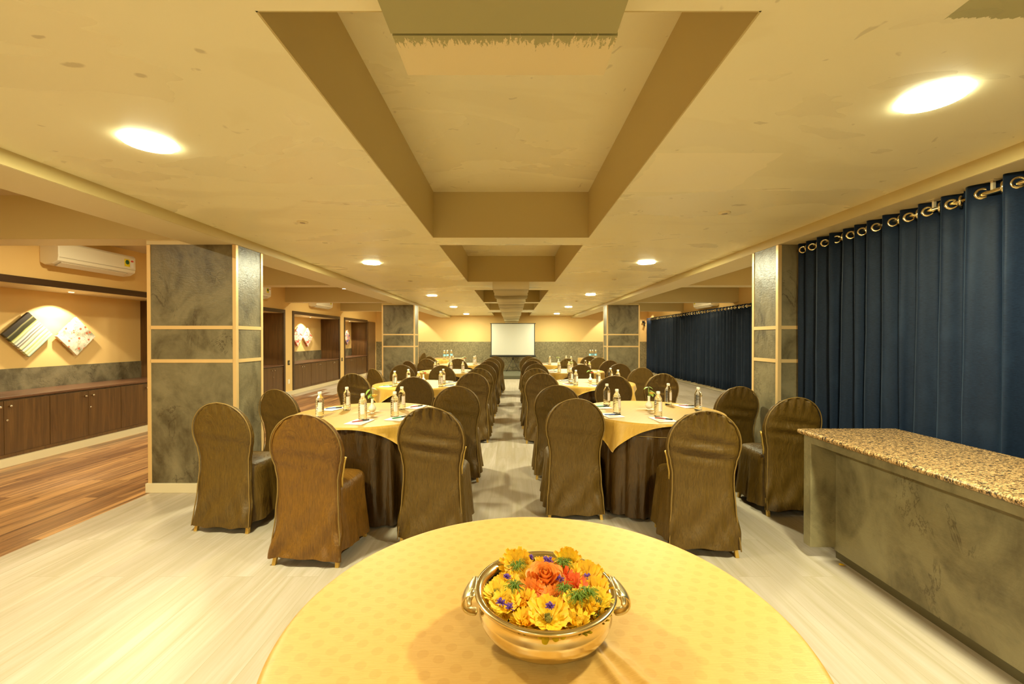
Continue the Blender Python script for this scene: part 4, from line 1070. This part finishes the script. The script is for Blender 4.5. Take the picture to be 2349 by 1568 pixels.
# ------------------------------------------------------------------ brass bowl
BX, BY = .0715, .922
e = empty('brass_bowl', (BX, BY, CT + .0095), 0, 'polished brass bowl with scroll handles filled with floating flowers', 'bowl')
prof = [(.070, 0), (.085, .002), (.105, .012), (.124, .028), (.134, .046), (.1375, .060), (.1355, .066), (.1365, .070), (.1345, .074), (.134, .086), (.132, .092), (.133, .100), (.139, .108), (.1455, .114), (.1475, .119), (.1465, .123), (.141, .1245), (.135, .122),
        (.128, .114), (.126, .10), (.128, .085), (.128, .06), (.118, .035), (.09, .012), (.001, .008)]
prof = [(r * 1.035, z * .78) for r, z in prof]
MB().lathe(prof, 96, cap0=True, cap1=False).build('body', M['brass'], e)
for s_ in (-1, 1):
    m = MB()
    X0 = s_ * .132
    # plate that grows out of the rim, then the scroll loop below it
    path = [(s_ * .146, .004, .094), (s_ * .156, .0, .096), (s_ * .166, -.006, .092), (s_ * .175, -.012, .082), (s_ * .178, -.016, .070), (s_ * .172, -.016, .056), (s_ * .160, -.012, .048), (s_ * .144, -.008, .046)]
    pp = [Vector(p) for p in path]
    wd = [.046, .040, .030, .020, .015, .013, .013, .017]; rr = []
    for i, p in enumerate(pp):
        tdir = (pp[min(i + 1, 7)] - pp[max(i - 1, 0)]).normalized(); b = Vector((0, 1, 0)); nr = tdir.cross(b).normalized()
        rr.append([p + b * (wd[i] * ca) + nr * (.0052 * sa) for ca, sa in [(math.cos(2 * PI * j / 12), math.sin(2 * PI * j / 12)) for j in range(12)]])
    m.rings(rr, True, True, True)
    hd = m.build('handle', M['brass_cast'], e, subsurf=1)
    m = MB(); m.tube([(s_ * .152, -.010, .096), (s_ * .160, -.032, .091), (s_ * .162, -.041, .083), (s_ * .158, -.042, .077)], [.009, .007, .006, .007], 10)
    m.build('scroll_tip', M['brass_cast'], hd, subsurf=1)
    m = MB(); m.tube([(s_ * .150, .022, .094), (s_ * .158, .038, .091), (s_ * .158, .045, .084)], [.009, .006, .006], 10)
    m.build('scroll_tip', M['brass_cast'], hd, subsurf=1)
o = MB().lathe([(.130, 0), (.001, 0)], 48, cap0=False).build('bowl_water', M['water'], loc=(BX, BY, CT + .083)); o['kind'] = 'stuff'
tag(o, 'dark water showing between the flowers in the brass bowl', 'water')

def petals(m, n, r0, r1, wd, lift, cup, rnd, z=0, rag=0.1):
    for j in range(n):
        a = 2 * PI * j / n + rnd.uniform(-.08, .08); L = r1 * rnd.uniform(1 - rag, 1 + rag * .6); tw = rnd.uniform(-.2, .2)
        ca, sa = math.cos(a), math.sin(a); rr = []
        for i in range(6):
            u = i / 5; r = r0 + (L - r0) * u; w_ = wd * (.30 + .80 * math.sin(PI * min(.80, .05 + u * .60))) * (.70 if i == 5 else 1)
            zz = z + lift * u + cup * u * u; ring = []
            for s_ in (-1, -.4, .4, 1):
                t_ = s_ * w_; x_ = r * ca - t_ * sa; y_ = r * sa + t_ * ca
                ring.append((x_, y_, zz + abs(s_) * w_ * .22 + t_ * tw * .5 - (.0015 if abs(s_) < .9 else 0) * (i % 2)))
            rr.append(ring)
        m.rings(rr, False)
def flower(x, y, z, R, mat, tilt, az, label, seed, nl=2, n=16, eye=True, cup=.006, cat='flower', grp='yellow and orange blooms floating in the brass bowl'):
    rnd = random.Random(seed)
    e = empty('daisy_bloom', (x, y, z), 0, label, cat, grp)
    e.rotation_euler = (Matrix.Rotation(az, 4, 'Z') @ Matrix.Rotation(tilt, 4, 'X')).to_euler()
    for k_ in range(nl):
        m = MB(); f = 1 - .22 * k_
        petals(m, n - 2 * k_, .004, R * f, R * .125 * (1 + .12 * k_), .004 + .006 * k_, cup * (1 + k_ * .6), rnd, .0025 * k_)
        m.build('petal_ring', mat, e)
    if eye:
        m = MB(); m.lathe([(.006, .001), (.0065, .006), (.005, .010), (.002, .012)], 14); 
        for j in range(26):
            a = rnd.uniform(0, 6.28); r = .009 * math.sqrt(rnd.random()); m.tube([(r * math.cos(a), r * math.sin(a), .006), (r * 1.15 * math.cos(a), r * 1.15 * math.sin(a), .014)], .0009, 4)
        m.build('eye', mat if seed % 3 else M['flower_eye'], e)
    return e
FZ = CT + .090
# photographed layout, converted to positions inside the bowl
fl = [
 (.000, -.090, .046, 'yellow', .35, 0, 'large yellow daisy bloom at the front of the brass bowl, purple sprig on it', 18),
 (.062, -.062, .038, 'yellow2', .3, .5, 'yellow daisy bloom right of the front bloom, beside the green sprig', 16),
 (-.083, .012, .038, 'yellow', .25, -.6, 'yellow daisy bloom at the left with one purple sprig on it', 16),
 (-.100, -.020, .032, 'yellow2', .3, -.9, 'ragged yellow bloom touching the left rim of the bowl', 15),
 (-.080, -.055, .036, 'yellow2', .35, -.5, 'yellow bloom at the lower left near the purple sprigs', 16),
 (-.058, .088, .040, 'yellow', .95, .1, 'yellow bloom standing up against the far left rim', 18),
 (.062, .092, .034, 'yellow', 1.0, -.1, 'yellow bloom standing up against the far right rim', 15),
 (.098, .045, .042, 'yellow', .7, -.3, 'wide yellow bloom at the upper right of the bowl', 19),
 (.105, -.008, .038, 'yellow', .5, -.7, 'yellow bloom touching the right rim of the bowl', 17),
 (.100, -.048, .034, 'yellow2', .35, .9, 'ragged yellow bloom at the lower right rim', 16),
 (.008, .082, .034, 'yellow', .7, 0, 'yellow bloom behind the orange rose', 17),
 (-.045, .040, .034, 'yellow2', .4, .3, 'yellow bloom just left of the orange rose', 16),
 (.060, .050, .032, 'yellow2', .5, -.2, 'small yellow bloom right of the orange rose', 14),
 (.055, -.100, .026, 'yellow2', .2, .2, 'small yellow bloom at the front rim, right of centre', 13),
 (-.032, -.020, .036, 'orange', .35, .4, 'orange bloom left of and below the orange rose', 15),
 (.020, -.036, .034, 'orange', .25, -.1, 'orange bloom directly in front of the orange rose', 14),
 (.062, .002, .040, 'redorange', .4, -.5, 'bright orange bloom to the right of the rose', 14),
 (.042, .036, .028, 'redorange', .3, -.2, 'small red orange bloom tucked behind the right of the rose', 12),
 (.020, .060, .030, 'orange', .6, 0, 'orange bloom tucked behind the top of the rose', 14),
 (-.045, -.098, .026, 'yellow', .3, .2, 'small yellow bloom low between the front bloom and the left rim', 14),
 (-.045, -.048, .030, 'yellow', .2, -.3, 'yellow bloom between the left blooms and the large front bloom', 15),
 (.092, -.078, .022, 'yellow', .2, .5, 'tiny yellow bloom at the right front rim', 12)]
for i, (x, y, R, mt, ti, az, lab, n) in enumerate(fl):
    flower(BX + x * 1.02, BY + y * 1.04, FZ + .004 * math.sin(i * 2.3) + (.008 if ti > .9 else 0), R * 1.16, M[mt], ti * .75, az, lab, i + 3, 2 if R > .03 else 2, n)
e = empty('rose_bloom', (BX + .002, BY + .016, FZ + .030), 0, 'open orange rose in the middle of the brass bowl', 'flower')
e.rotation_euler = (.35, 0, 0)
m = MB(); bloom(m, (0, 0, 0), .035, 6); m.build('petals', M['rosep'], e)
m = MB(); bloom(m, (0, 0, .004), .012, 3); m.build('inner_petals', M['orange'], e)
pr = [(-.026, .100, 'purple sprig by the far rim left of the rose'), (-.083, .018, 'purple sprig on the left yellow bloom'), (.004, .022, 'purple sprig on the rose, left of two'), (.012, .018, 'purple sprig on the rose, right of two'),
      (-.094, -.072, 'dark purple sprig at the lower left rim'), (-.076, -.088, 'lilac purple sprig at the lower left rim, nearer'), (.004, -.085, 'purple sprig on the large front bloom'),
      (.095, .018, 'purple sprig on the upper right yellow bloom'), (.034, .010, 'purple sprig deep beside the right of the rose')]
for i, (x, y, lab) in enumerate(pr):
    rnd = random.Random(i + 60); zz = FZ + (.058 if 'on the rose' in lab else .022)
    e = empty('statice_sprig', (BX + x, BY + y, zz), 0, lab + ' in the bowl', 'flower', 'tiny purple sprigs in the brass bowl')
    m = MB()
    for _ in range(26):
        a = rnd.uniform(0, 6.28); el = rnd.uniform(.1, 1.5); L = rnd.uniform(.006, .0115)
        d = Vector((math.cos(a) * math.cos(el), math.sin(a) * math.cos(el), math.sin(el)))
        m.tube([d * .001, d * L * .7, d * L], [.0006, .0010, .0015], 5)
    m.build('florets', M['purple'], e)
gs = [(-.060, .062, 'green feathery sprig at the upper left'), (-.066, -.022, 'green feathery sprig at the left centre'), (.046, .074, 'green feathery sprig at the upper right'),
      (.040, -.030, 'green feathery sprig right of the rose base'), (.062, -.058, 'green feathery sprig at the lower right'), (.085, -.045, 'green feathery sprig nearest the right handle')]
for i, (x, y, lab) in enumerate(gs):
    rnd = random.Random(i + 90)
    e = empty('dill_sprig', (BX + x, BY + y, FZ + .020), 0, lab + ' of the bowl', 'foliage', 'green feathery sprigs in the brass bowl')
    m = MB()
    for _ in range(60):
        a = rnd.uniform(0, 6.28); L = rnd.uniform(.012, .026); h_ = rnd.uniform(.0, .012); b = rnd.uniform(-.7, .7)
        m.tube([(0, 0, 0), (L * .5 * math.cos(a), L * .5 * math.sin(a), h_ + .006), (L * math.cos(a + b * .5), L * math.sin(a + b * .5), h_)], .0007, 4)
    m.build('fronds', M['leaf_dark'], e)

# a yellow petal dropped by the counter
m = MB(); leaf_mesh(m, (0, 0, .004), (1, .3, .05), .045, .016, .2)
o = m.build('fallen_petal', M['yellow'], loc=(2.02, 2.62, 0)); tag(o, 'single yellow petal dropped on the floor by the granite counter', 'petal')
